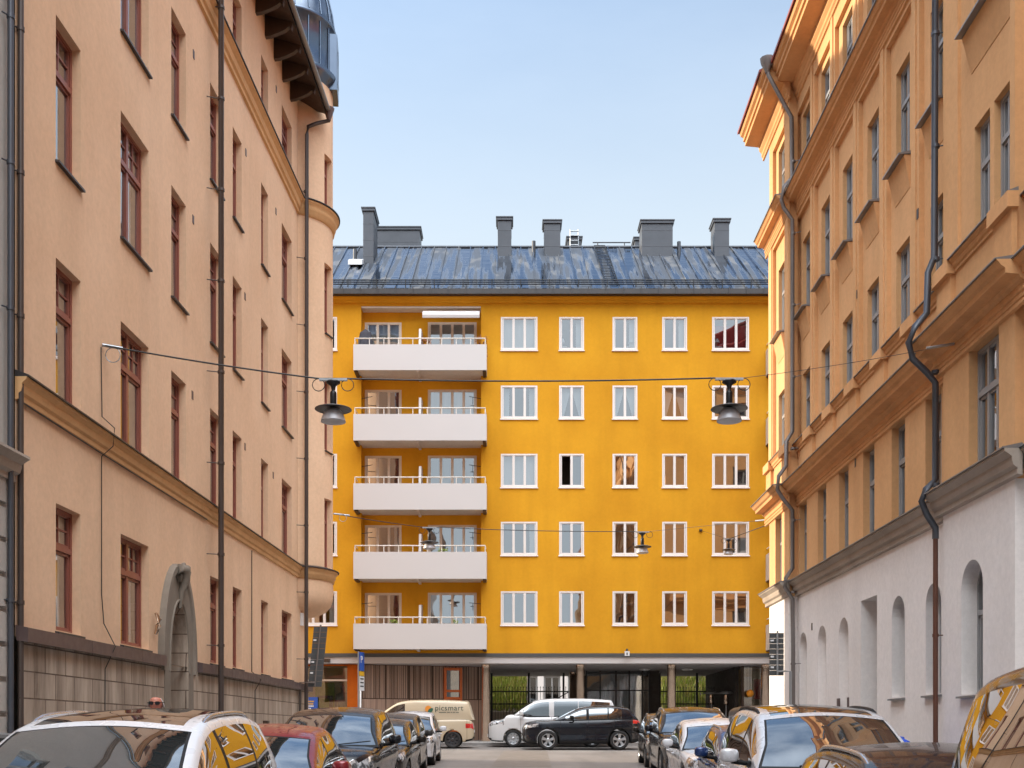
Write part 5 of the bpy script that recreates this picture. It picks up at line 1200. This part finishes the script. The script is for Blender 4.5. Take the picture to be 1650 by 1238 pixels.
# left row, all facing the camera
park('parked_car', 'white crossover with silver roof rails and dark glass roof, nearest at lower left', 'car', 8.5, -3.08, suv(paint=PT['white'], rails=CM['silverrail'], glassroof=True, H=1.68), GR1)
park('parked_car', 'dark red car between the white crossover and a black one', 'car', 13.7, -3.10, sedan(paint=PT['red'], H=1.46, W=1.80), GR1)
park('parked_car', 'large black crossover behind the dark red car, blue sky in its windscreen', 'car', 18.8, -3.02, suv(paint=PT['black'], H=1.66, L=4.7), GR1)
park('parked_car', 'low brownish black hatchback just behind the large black crossover', 'car', 23.6, -2.92, hatch(paint=PT['brown'], H=1.41), GR1)
park('parked_car', 'dark grey hatchback between the brownish black one and the small white one', 'car', 28.4, -3.12, hatch(paint=PT['grey'], H=1.48), GR1)
park('parked_car', 'small white hatchback, farthest of the left row, before the beige van', 'car', 33.2, -3.06, hatch(paint=PT['white'], H=1.49), GR1)
# right row
YA = -math.atan(.045)
def rx(y): return 3.39 + .045*(y - 12.6)
park('parked_car', 'bronze-black tall car at the lower right edge, yellow house mirrored in its side glass', 'car', 2.87, 2.60, suv(paint=PT['bronze'], H=1.93, L=4.15, rr=3.98, rb=4.10, rw=3.35, belt=1.14, hood=1.10, tum=.22, glass=[(1.62,2.42), (2.50,3.92)]), GR2)
park('parked_car', 'black estate car with silver roof rails, in front of the silver-white crossover', 'car', 7.2, 2.93, wagon(paint=PT['navy'], rails=CM['silverrail'], H=1.43), GR2, YA)
park('parked_car', 'silver-white crossover with black roof panel, right of the blue car', 'car', 12.6, 3.40, suv(paint=PT['pearl'], H=1.71, belt=1.10, glassroof=True, rails=CM['trim']), GR2, YA)
bc = park('parked_car', 'blue hatchback carrying a dark roof box, behind the silver-white crossover', 'car', 17.4, rx(17.4)+.25, hatch(paint=PT['blue'], H=1.40, rails=CM['silverrail']), GR2, YA)
park('parked_car', 'white saloon between the blue hatchback and a black crossover', 'car', 21.9, rx(21.9)+.17, sedan(paint=PT['white'], H=1.43), GR2, YA)
park('parked_car', 'black crossover with silver rails, behind the white saloon', 'car', 27.0, rx(27.0)+.24, suv(paint=PT['black'], H=1.64, rails=CM['silverrail']), GR2, YA)
park('parked_car', 'small dark car, farthest of the right row, beside the black crossing car', 'car', 32.0, rx(32.0)+.22, hatch(paint=PT['brown'], H=1.46, rails=CM['silverrail']), GR2, YA)
# roof box, a thing of its own lying on the blue car
rbx = thing('roof_box', 'dark grey plastic roof box on crossbars on the blue hatchback', 'roof box', (0,0,0))
mb = MB(); rows_ = []
for yy, sc in ((0,.3), (.04,.62), (.2,.86), (.5,.97), (1.0,1.0), (1.5,.98), (1.75,.88), (1.82,.5)):
    rows_.append([(.36*(.75+.25*sc)*math.copysign(abs(math.cos(2*PI*i/28))**.45, math.cos(2*PI*i/28)), yy, .17 + .16*sc*math.copysign(abs(math.sin(2*PI*i/28))**.45, math.sin(2*PI*i/28))) for i in range(28)])
mb.grid(rows_, 0, True, True); mb.face(rows_[0]); mb.face(rows_[-1][::-1]); mb.build('box_shell', plain('scuffed_black_plastic', (.05,.047,.045), .35, var=.4, scale=5), rbx)
mb = MB(); mb.tube([(.352,.15,.17), (.365,1.0,.17), (.345,1.7,.17)], .008, 5); mb.tube([(-.352,.15,.17), (-.365,1.0,.17), (-.345,1.7,.17)], .008, 5); mb.build('lid_seam', CM['chrome'], rbx)
for yy in (.5, 1.35):
    mb = MB(); mb.tube([(-.60,yy,-.06), (.60,yy,-.06)], .022, 6)
    for x in (-.55, .55): mb.box(x-.04, x+.04, yy-.05, yy+.05, -.14, -.04)
    for x in (-.25, .25): mb.box(x-.03, x+.03, yy-.03, yy+.03, -.05, .02)
    mb.build('crossbar', CM['trim'], rbx)
yr = 17.0; rbx.location = (rx(17.4)+.27+.1, yr+.35, gz(17.4)+1.42); rbx.rotation_euler = (0, 0, YA)
# vehicles on the cross street, facing left
def side_car(name, label, cat, xfront, ynear, sp):
    yc = ynear + sp['W']/2
    o = car(name, label, cat, (xfront, yc, gz(yc)-.005), 0, sp, 'vehicles on the cross street')
    o.rotation_euler = (0.0, 0, PI/2); o.rotation_euler[0] = 0; return o
# heading -X: the car's -y axis is turned onto -x
xk = suv(paint=PT['navy'], L=4.40, W=1.86, H=1.65, wb=1.18, rf=2.02, rr=3.85, rb=4.28, hood=1.12, belt=1.12, nose=.93, R=.365, fw=.87, rw=3.57, clad=True, tum=.22, glass=[(1.55,2.32), (2.42,3.12), (3.17,3.66)], tl=(1.02,1.16), handles=[2.2,3.15], mirmat=CM['trim'], hl=(.80,.94,.5))
def place_side(o, xfront, ynear, W):
    yc = ynear + W/2; o.rotation_euler = (0, 0, -PI/2); o.location = (xfront, yc, gz(yc) - .01)
o = car('crossing_car', 'black compact crossover with silver wheels crossing before the white van', 'car', (0,0,0), 0, xk, 'vehicles on the cross street'); place_side(o, Yx(846,42.5), 42.2, 1.86)
vk = dict(kind='van', paint=PT['vanwhite'], L=5.15, W=1.92, H=1.93, wb=.98, rf=1.76, rr=4.85, rb=5.10, nose=.93, hood=1.29, belt=1.22, R=.345, fw=.92, rw=4.1, glass=[(1.26,2.36), (2.56,3.52), (3.55,4.80)], tum=.13, boxy=True, seams=[1.22,2.46,3.53], handles=[1.95], rz=1.87, mh=1.5, mirror=1.30, hl=(.86,1.04,.55), spokes=9)
o = car('parked_van', 'white passenger van with dark windows parked behind the black crossover', 'van', (0,0,0), 0, vk, 'vehicles on the cross street'); place_side(o, Yx(790,44.9), 44.75, 1.92)
ck = dict(kind='cargo', paint=PT['beige'], L=4.56, W=1.76, H=1.87, wb=.62, rf=1.55, rr=4.30, rb=4.52, nose=.86, hood=1.07, belt=1.10, R=.33, fw=.80, rw=3.74, glass=[(.98,1.88)], tum=.10, boxy=True, seams=[1.05,1.95,3.2,4.3], norear=True, rz=1.82, mirror=1.12, tl=(.76,.98), rimmat=CM['darkrim'], spokes=8, mh=1.4)
vy = 43.6
o = car('delivery_van', 'beige delivery van lettered picsmart, seen from its side before the slatted wall', 'van', (0,0,0), 0, ck, 'vehicles on the cross street'); place_side(o, Yx(763,vy)-4.56, vy, 1.76)
xr_ = Yx(763,vy); yv = vy - .012
dk = plain('dark_green_lettering', (.05,.075,.06), .5); og = plain('orange_logo', (.75,.28,.04), .5); gr_ = plain('green_logo', (.025,.12,.075), .5)
def van_mark(mb, nm, mt):
    oo = mb.build(nm, mt, None); Mi = (Matrix.Translation(o.location) @ Matrix.Rotation(-PI/2, 4, 'Z')).inverted(); oo.data.transform(Mi); oo.parent = o; return oo
zc = Yz(1142.5, vy); pxm = vy/FPX
yside = vy + .035
cx = Yx(690, vy)
mb = MB(); mb.face([(cx+.125*math.cos(2*PI*i/28), yside-.012, zc+.125*math.sin(2*PI*i/28)) for i in range(28)]); van_mark(mb, 'logo_disc', og)
mb = MB(); lx, lz = cx+.085, zc-.06
def leafp(t_): 
    a = math.radians(40); u_, v_ = .125*math.cos(t_), .075*math.sin(t_)*abs(math.sin(t_))**.3; return (lx+u_*math.cos(a)-v_*math.sin(a), yside-.017, lz+u_*math.sin(a)+v_*math.cos(a))
mb.face([leafp(2*PI*i/28) for i in range(28)]); van_mark(mb, 'logo_leaf', gr_)
def van_text(body, size, x, z, nm, sx=1.0):
    e = bpy.data.objects.new('tmp_empty', None); COL.objects.link(e); tt = text(body, size, (x, yside-.012, z), RFRONT, dk, e, nm, .002, sx=sx)
    Mi = (Matrix.Translation(o.location) @ Matrix.Rotation(-PI/2, 4, 'Z')).inverted(); tt.data.transform(Mi); tt.parent = o; bpy.data.objects.remove(e)
van_text('picsmart', .30, Yx(700.5,vy), Yz(1145,vy), 'lettering', 1.02)
mb = MB(); x = Yx(707,vy)
for k, w_ in enumerate((.29, .12, .05, .10, .11)):
    mb.box(x, x+w_, yside-.013, yside-.010, Yz(1148,vy)-.012, Yz(1148,vy)+.012); x += w_ + .028
van_mark(mb, 'small_tagline', dk)
# bright car far right on the cross street
o = car('parked_car', 'pale silver car on the cross street, by the patio heaters', 'car', (0,0,0), 0, suv(paint=PT['pearl'], H=1.66), 'vehicles on the cross street'); place_side(o, Yx(1118,44.2), 43.6, 1.87)
# ================================================================== person on the left pavement
def skin_body(name, verts, edges, parent=None):
    me = bpy.data.meshes.new(name); me.from_pydata([v[0] for v in verts], edges, []); o = bpy.data.objects.new(name, me); COL.objects.link(o)
    sk = o.modifiers.new('skin', 'SKIN'); sk.use_smooth_shade = True
    for i, v in enumerate(verts):
        r = v[1]; me.skin_vertices[0].data[i].radius = r if isinstance(r, tuple) else (r, r)
    me.skin_vertices[0].data[0].use_root = True
    ss = o.modifiers.new('sub', 'SUBSURF'); ss.levels = 2; ss.render_levels = 2
    dg = bpy.context.evaluated_depsgraph_get(); m2 = bpy.data.meshes.new_from_object(o.evaluated_get(dg)); bpy.data.objects.remove(o); m2.name = name
    o = bpy.data.objects.new(name, m2); COL.objects.link(o)
    for p_ in m2.polygons: p_.use_smooth = True
    if parent: o.parent = parent
    return o
px_, py_ = -4.14, 13.0
man = thing('person', 'balding man with dark sunglasses on the left pavement behind the white crossover', 'person', (0,0,0))
V = [((0,0,.95), (.16,.12)), ((0,0,1.15), (.155,.11)), ((0,0,1.36), (.185,.11)), ((0,.01,1.46), (.09,.08)), ((0,0,1.53), .058), ((0,-.015,1.60), (.068,.085)), ((0,-.01,1.67), (.078,.098)), ((0,0,1.715), (.062,.08)),
     ((.20,.01,1.40), .062), ((.25,.03,1.13), .046), ((.255,-.05,.90), .034), ((.25,-.08,.82), (.025,.035)),
     ((-.20,.01,1.40), .062), ((-.25,.0,1.13), .046), ((-.255,-.10,.91), .034), ((-.25,-.14,.83), (.025,.035)),
     ((.10,0,.90), .09), ((.11,-.05,.50), .062), ((.11,.0,.10), .045), ((.11,-.14,.05), .042),
     ((-.10,0,.90), .09), ((-.11,.06,.50), .062), ((-.11,.16,.12), .045), ((-.11,.05,.05), .042)]
E = [(0,1), (1,2), (2,3), (3,4), (4,5), (5,6), (6,7), (2,8), (8,9), (9,10), (10,11), (2,12), (12,13), (13,14), (14,15), (0,16), (16,17), (17,18), (18,19), (0,20), (20,21), (21,22), (22,23)]
for s_ in (1, -1):                                        # fingers and thumb
    b = 11 if s_ > 0 else 15; q = Vector(V[b][0])
    for k, (dy, ln) in enumerate(((-.028,.075), (-.010,.085), (.010,.08), (.027,.062))):
        i = len(V); V.append(((q.x, q.y+dy, q.z-.035), .0095)); V.append(((q.x-s_*.012, q.y+dy-.006, q.z-.035-ln*.55), .0085)); V.append(((q.x-s_*.03, q.y+dy-.008, q.z-.035-ln), .0075)); E += [(b,i), (i,i+1), (i+1,i+2)]
    i = len(V); V.append(((q.x-s_*.012, q.y-.045, q.z-.005), .011)); V.append(((q.x-s_*.03, q.y-.06, q.z-.045), .009)); E += [(b,i), (i,i+1)]
body = skin_body('body', V, E, man)
for mt in (M['skin'], M['cloth'], M['greycloth'], M['black']): body.data.materials.append(mt)
for f in body.data.polygons:
    c = f.center; f.material_index = 0 if c.z > 1.50 or (abs(c.x) > .2 and c.z < .88 and c.z > .6) else 1 if c.z > .93 or (abs(c.x) > .2 and c.z > .8) else 2 if c.z > .1 else 3
for v in body.data.vertices:                              # brow, nose, mouth, chin and ears drawn out of the head
    c = v.co
    if c.z > 1.52 and c.y < -.05:
        c.y -= .022*math.exp(-((c.x/.014)**2 + ((c.z-1.625)/.022)**2)) + .008*math.exp(-((c.x/.03)**2 + ((c.z-1.585)/.010)**2)) + .010*math.exp(-((c.x/.03)**2 + ((c.z-1.553)/.014)**2))
    if c.z > 1.56 and abs(c.x) > .05: c.x += math.copysign(.016*math.exp(-(((c.y-.0)/.018)**2 + ((c.z-1.635)/.026)**2)), c.x)
mb = MB(); rows_ = []
for k in range(9):
    z = 1.60 + .105*k/8
    rows_.append([((.092-.0018*k*k*.35)*math.sin(a), -.004 + (.108-.0018*k*k*.3)*-math.cos(a), z) for a in [math.radians(75 + 210*i/24 + (0)) for i in range(25)]])
mb.grid(rows_, 0, True); mb.build('hair', M['hair'], man)
mb = MB()
for s_ in (1, -1):
    mb.lathe(0, 0, [(0,0)], 3) if False else None
    q = [(s_*.036 + .028*math.copysign(abs(math.cos(2*PI*i/16))**.7, math.cos(2*PI*i/16)), -.128 + .02*abs(s_*.036)/.036*0, 1.645 + .021*math.copysign(abs(math.sin(2*PI*i/16))**.7, math.sin(2*PI*i/16))) for i in range(16)]
    mb.grid([q, [(x, y+.012, z) for x, y, z in q]], 0, True, True); mb.face(q)
    mb.tube([(s_*.064,-.122,1.652), (s_*.094,-.05,1.655), (s_*.096,.02,1.65)], .004, 5)
mb.tube([(-.01,-.126,1.652), (.01,-.126,1.652)], .004, 5); mb.build('sunglasses', CM['trim'], man)
man.location = (px_, py_, gz(py_)+.125); man.rotation_euler = (0, 0, .12)

# ================================================================== balcony things, window lamps, small street things
jk = thing('hanging_jacket', 'dark grey jacket hanging at the left end of the top balcony', 'jacket', (0,0,0))
X, Y_, Z_ = Yx(589,48.2), 48.2, Yz(531,48.2)
mb = MB(); rows_ = []
for z, w, d in ((0,.03,.03), (-.06,.12,.06), (-.14,.20,.09), (-.4,.21,.11), (-.8,.25,.12), (-1.15,.28,.13)):
    rows_.append([(X + w*math.cos(2*PI*i/24), Y_ + d*math.sin(2*PI*i/24)*(1+.25*math.sin(5*i)), Z_+z) for i in range(24)])
mb.grid(rows_, 0, True, True); mb.build('jacket_body', M['cloth'], jk)
for s_ in (1, -1): mb = MB(); mb.tube([(X+s_*.16,Y_,Z_-.13), (X+s_*.25,Y_-.03,Z_-.5), (X+s_*.25,Y_-.04,Z_-.85)], [.07,.065,.055], 8); mb.build('sleeve', M['cloth'], jk)
mb = MB(); mb.tube([(X,Y_,Z_), (X,Y_,Z_+.10), (X-.02,Y_,Z_+.14)], .008, 5); mb.build('hanger_hook', M['galv'], jk)
random.seed(11)
def plant(label, x, y, z, r, h, n, mt, pot=True):
    g = thing('balcony_plant', label, 'plant', (x,y,z), 'plants on the balconies')
    if pot: mb = MB(); mb.lathe(x, y, [(.0,z), (.08,z), (.11,z+.2), (.10,z+.2), (.0,z+.17)], 14); mb.build('pot', M['tile'], g)
    mb = MB(); st_ = MB()
    for k in range(7):
        a = random.uniform(0, 2*PI); q = (x+r*.7*math.cos(a), y+r*.5*math.sin(a), z+.2+h*random.uniform(.5,1)); st_.tube([(x,y,z+.15), ((x+q[0])/2+.02,(y+q[1])/2,z+.2+h*.4), q], .007, 4)
    for k in range(n):
        a = random.uniform(0, 2*PI); rr_ = r*math.sqrt(random.random()); c = Vector((x+rr_*math.cos(a), y+rr_*.6*math.sin(a), z+.2+h*random.random())); d = Vector((random.gauss(0,1), random.gauss(0,1), random.gauss(0,1))).normalized(); e = d.orthogonal().normalized(); s_ = random.uniform(.03,.06)
        mb.face([c-d*s_, c+e*s_*.5, c+d*s_, c-e*s_*.5])
    st_.build('stem', M['brownwood'], g); mb.build('leaves', mt, g)
plant('dry reddish plant beside the divider screen on the top balcony', Yx(685,47.8), 47.85, 17.45, .26, .75, 110, M['redleaf'])
plant('leafy reddish plant at the right end of the top balcony', Yx(777,47.8), 47.85, 17.35, .28, .95, 150, M['redleaf'])
plant('small green trailing plant over the second lowest balcony panel', Yx(713,47.3), 47.5, 8.95, .22, .16, 60, M['leaf'], False)
plant('green plant hanging over the lowest balcony panel', Yx(734,47.28), 47.42, 5.72, .12, .35, 70, M['leaf'], False)
plant('small low plant left on the lowest balcony rail', Yx(633,47.3), 47.55, 5.95, .22, .14, 50, M['leaf'], False)
def tlamp(label, x, z):
    g = thing('table_lamp', label, 'lamp', (x,48.45,z), 'lamps standing in the windows')
    mb = MB(); mb.lathe(x, 48.45, [(.0,z), (.07,z), (.07,z+.02), (.015,z+.04), (.015,z+.2)], 12); mb.build('lamp_foot', M['whitewood'], g)
    mb = MB(); mb.lathe(x, 48.45, [(.13,z+.18), (.06,z+.36)], 16); mb.build('lamp_shade', M['signwhite'], g)
    bmx = MB(); bmx.box(x-.2, x+.2, 48.30, 48.6, z-.04, z-.003); bmx.build('lamp_shelf', M['whitewood'], g)
for lab, x, y in (('white table lamp in the top-row window next to the widest one', 906, 563), ('white table lamp in the top-row window under the roof ladder', 1017, 563), ('white table lamp in the top-right window with the red blind', 1155, 563)):
    tlamp(lab, Yx(x,48.45), Yz(y-3,48.45))
# patio heaters and globe in the arcade, mannequin and poster in the corner shop
for lab, x, y in (('patio heater with flat round hood, left of two in the arcade', 1146, 52.2), ('patio heater with flat round hood, nearer the dark wall in the arcade', 1170, 51.0)):
    X = Yx(x,y); z = gz(y)+.1; g = thing('patio_heater', lab, 'heater', (X,y,z), 'patio heaters')
    zt = Yz(1116,y)
    mb = MB(); mb.lathe(X, y, [(.0,z), (.22,z), (.22,z+.5), (.03,z+.55), (.03,zt-.55)], 16); mb.build('stand', M['galv'], g)
    mb = MB(); mb.lathe(X, y, [(.08,zt-.55), (.12,zt-.5), (.09,zt-.1)], 14); mb.build('burner', M['bronze'], g)
    mb = MB(); mb.lathe(X, y, [(.0,zt+.06), (.2,zt+.04), (.40,zt-.04), (.38,zt-.06), (.0,zt-.02)], 24); mb.build('hood', M['galv'], g)
XG = 49.35; X = Yx(1208.5,XG); zc = Yz(1117.5,XG); g = thing('globe_lamp', 'round orange globe lamp hanging before the right arcade shop', 'lamp', (X,XG,zc))
mb = MB(); mb.lathe(X, XG, [(.165*math.sin(PI*k/14)+.0005, zc-.165*math.cos(PI*k/14)) for k in range(15)], 24); mb.build('globe', M['orangeball'], g)
mb = MB(); mb.tube([(X,XG,zc+.16), (X,XG,4.43)], .012, 5); mb.build('cord', M['cable'], g)
Xm, Ym = Yx(552,49.3), 49.3; zb = gz(49)+.15
g = thing('mannequin', 'grey-clothed shop mannequin behind the corner shop window by the orange pier', 'mannequin', (Xm,Ym,zb))
mb = MB(); rows_ = []
for z, w, d in ((.9,.2,.14), (1.3,.21,.14), (1.6,.24,.15), (1.95,.19,.13), (2.2,.24,.14), (2.35,.23,.12), (2.42,.08,.07), (2.52,.06,.06), (2.55,.09,.10), (2.66,.10,.11), (2.76,.04,.05)): rows_.append([(Xm+w*math.cos(2*PI*i/24), Ym+d*math.sin(2*PI*i/24), zb+z-.3) for i in range(24)])
mb.grid(rows_, 0, True, True); mb.face(rows_[-1]); mb.build('torso', M['greycloth'], g)
for s_ in (1, -1): mb = MB(); mb.tube([(Xm+s_*.22,Ym,zb+2.02), (Xm+s_*.29,Ym-.02,zb+1.6), (Xm+s_*.26,Ym-.1,zb+1.25)], [.07,.06,.05], 8); mb.build('sleeve', M['greycloth'], g)
mb = MB(); mb.lathe(Xm, Ym, [(.0,zb), (.2,zb), (.2,zb+.03), (.03,zb+.06), (.03,zb+.62)], 16); mb.build('stand', M['galv'], g)
g = thing('poster', 'blue shop window poster with yellow and white lines, left of the dark display', 'poster', (Yx(503,48.5), 48.5, 2))
x0, x1, z0, z1 = Yx(488,48.5), Yx(512,48.5), Yz(1148,48.5), Yz(1123.5,48.5)
mb = MB(); mb.box(x0, x1, 48.49, 48.505, z0, z1); pb = mb.build('poster_sheet', M['blue'], g)
for k, (y, mt) in enumerate(((1130.5,'signyellow'), (1134.5,'signyellow'), (1138,'signwhite'), (1142,'signwhite'), (1146,'signwhite'))):
    mb = MB(); x = x0+.18
    while x < x1-.2 - .1*(k > 2): w_ = random.uniform(.03,.06); mb.box(x, x+w_, 48.482, 48.489, Yz(y,48.5)-.028, Yz(y,48.5)+.028); x += w_+.012
    mb.build('printed_line', M[mt], pb)
tp = thing('blue_tarp', 'crumpled bright blue tarp over a low pile beside the white wall', 'tarp', (0,0,0))
mb = MB(); rows_ = []; random.seed(5)
for k in range(12):
    z = 1.02*(1-(k/11)**1.7); r = .16 + .50*(k/11)**.8
    rows_.append([((r*1.1+random.uniform(-.06,.06))*math.cos(2*PI*i/26), (r*.8+random.uniform(-.05,.05))*math.sin(2*PI*i/26), z+random.uniform(-.04,.04)) for i in range(26)])
mb.grid(rows_, 0, False, True); mb.face(rows_[0]); mb.build('tarp_sheet', M['tarp'], tp)
tp.location = (Yx(1432,20.3), 20.3, gz(20.3)+.12)
cb = thing('utility_box', 'small dark utility box with a yellow label at the left picture edge', 'utility box', (0,0,0))
u_ = 15.75; mb = MB(); fbox(mb, FL, u_-.30, u_+.14, .35, 1.42, .0, .28); mb.build('cabinet', M['greymetal'], cb)
mb = MB(); mb.hexa([FL.P(u_-.33,1.42,-.02), FL.P(u_+.17,1.42,-.02), FL.P(u_+.17,1.42,.32), FL.P(u_-.33,1.42,.32), FL.P(u_-.33,1.50,-.02), FL.P(u_+.17,1.50,-.02), FL.P(u_+.17,1.46,.32), FL.P(u_-.33,1.46,.32)]); mb.build('lid', M['greyflash'], cb)
mb = MB(); A = FL.P(u_-.305, 0, .15); fbox(mb, FL, u_-.312, u_-.302, 1.18, 1.36, .13, .26); mb.build('yellow_label', M['signyellow'], cb)

# ================================================================== light, sky, camera
EL, AZ = math.radians(17.0), math.radians(16.0)
sd = Vector((-math.cos(AZ)*math.cos(EL), math.sin(AZ)*math.cos(EL), math.sin(EL)))
sl_ = bpy.data.lights.new('sun', 'SUN'); sl_.energy = 2.4; sl_.angle = math.radians(0.6); sl_.color = (1.0, 0.86, 0.66)
so = bpy.data.objects.new('sun', sl_); COL.objects.link(so); so.rotation_euler = (-sd).to_track_quat('-Z', 'Y').to_euler(); so.location = (-40, 20, 60)
wd = bpy.data.worlds.new('World'); S.world = wd; wd.use_nodes = True; t = wd.node_tree; t.nodes.clear()
wo = t.nodes.new('ShaderNodeOutputWorld'); bg = t.nodes.new('ShaderNodeBackground'); sk = t.nodes.new('ShaderNodeTexSky'); sk.sky_type = 'NISHITA'; sk.sun_disc = False
sk.sun_elevation = EL; sk.sun_rotation = math.atan2(sd.x, sd.y); sk.air_density = 1.0; sk.dust_density = 0.6; sk.ozone_density = 1.2
tc = t.nodes.new('ShaderNodeTexCoord'); sx = t.nodes.new('ShaderNodeSeparateXYZ'); t.links.new(tc.outputs['Generated'], sx.inputs[0])
# bright unseen cloud overhead and behind the camera, boosted to light the shaded walls
def mth(op, a, b=None, clamp=False):
    n = t.nodes.new('ShaderNodeMath'); n.operation = op; n.use_clamp = clamp
    for i, v in enumerate((a, b)):
        if v is None: continue
        if hasattr(v, 'is_linked'): t.links.new(v, n.inputs[i])
        else: n.inputs[i].default_value = v
    return n.outputs[0]
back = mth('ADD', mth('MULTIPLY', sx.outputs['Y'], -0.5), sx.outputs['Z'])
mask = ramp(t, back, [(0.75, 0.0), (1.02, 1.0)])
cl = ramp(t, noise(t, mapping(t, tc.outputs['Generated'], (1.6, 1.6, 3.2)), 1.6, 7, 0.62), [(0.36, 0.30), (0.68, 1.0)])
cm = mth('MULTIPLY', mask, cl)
FILL_CLOUD = 36.0
skc = mixc(t, cm, sk.outputs[0], (FILL_CLOUD*0.93, FILL_CLOUD*0.97, FILL_CLOUD*1.0))
thin = ramp(t, noise(t, mapping(t, tc.outputs['Generated'], (1.0, 1.0, 3.5)), 2.2, 6, 0.6), [(0.42, 0.0), (0.72, 0.5)])
thin = mth('MULTIPLY', thin, ramp(t, sx.outputs['Z'], [(0.56, 0.1), (0.78, 1.0)]))
skc = mixc(t, thin, skc, (7.0, 7.4, 7.8))
hz = ramp(t, sx.outputs['Z'], [(0.36, 0.97), (0.58, 0.15), (0.8, 0.0)])
skc = mixc(t, hz, skc, (2.4, 2.7, 2.92))
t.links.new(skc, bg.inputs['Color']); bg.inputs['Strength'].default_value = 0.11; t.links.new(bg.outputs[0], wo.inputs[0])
cd = bpy.data.cameras.new('camera'); co = bpy.data.objects.new('camera', cd); COL.objects.link(co); co.location = (0,0,CAMZ); co.rotation_euler = (PI/2,0,0)
cd.sensor_width = 36; cd.lens = FPX/1650*36; cd.shift_y = (HY-619)/1650; cd.clip_end = 1500; cd.clip_start = .05; S.camera = co
S.view_settings.view_transform = 'Standard'; S.view_settings.look = 'None'; S.view_settings.exposure = 1.6; S.view_settings.gamma = 1
S.cycles.max_bounces = 10; S.cycles.diffuse_bounces = 7; S.cycles.glossy_bounces = 4; S.cycles.transparent_max_bounces = 10; S.cycles.caustics_reflective = False; S.cycles.caustics_refractive = False
S.cycles.use_denoising = True
try: S.cycles.denoiser = 'OPENIMAGEDENOISE'
except Exception: pass
S.cycles.sample_clamp_indirect = 6
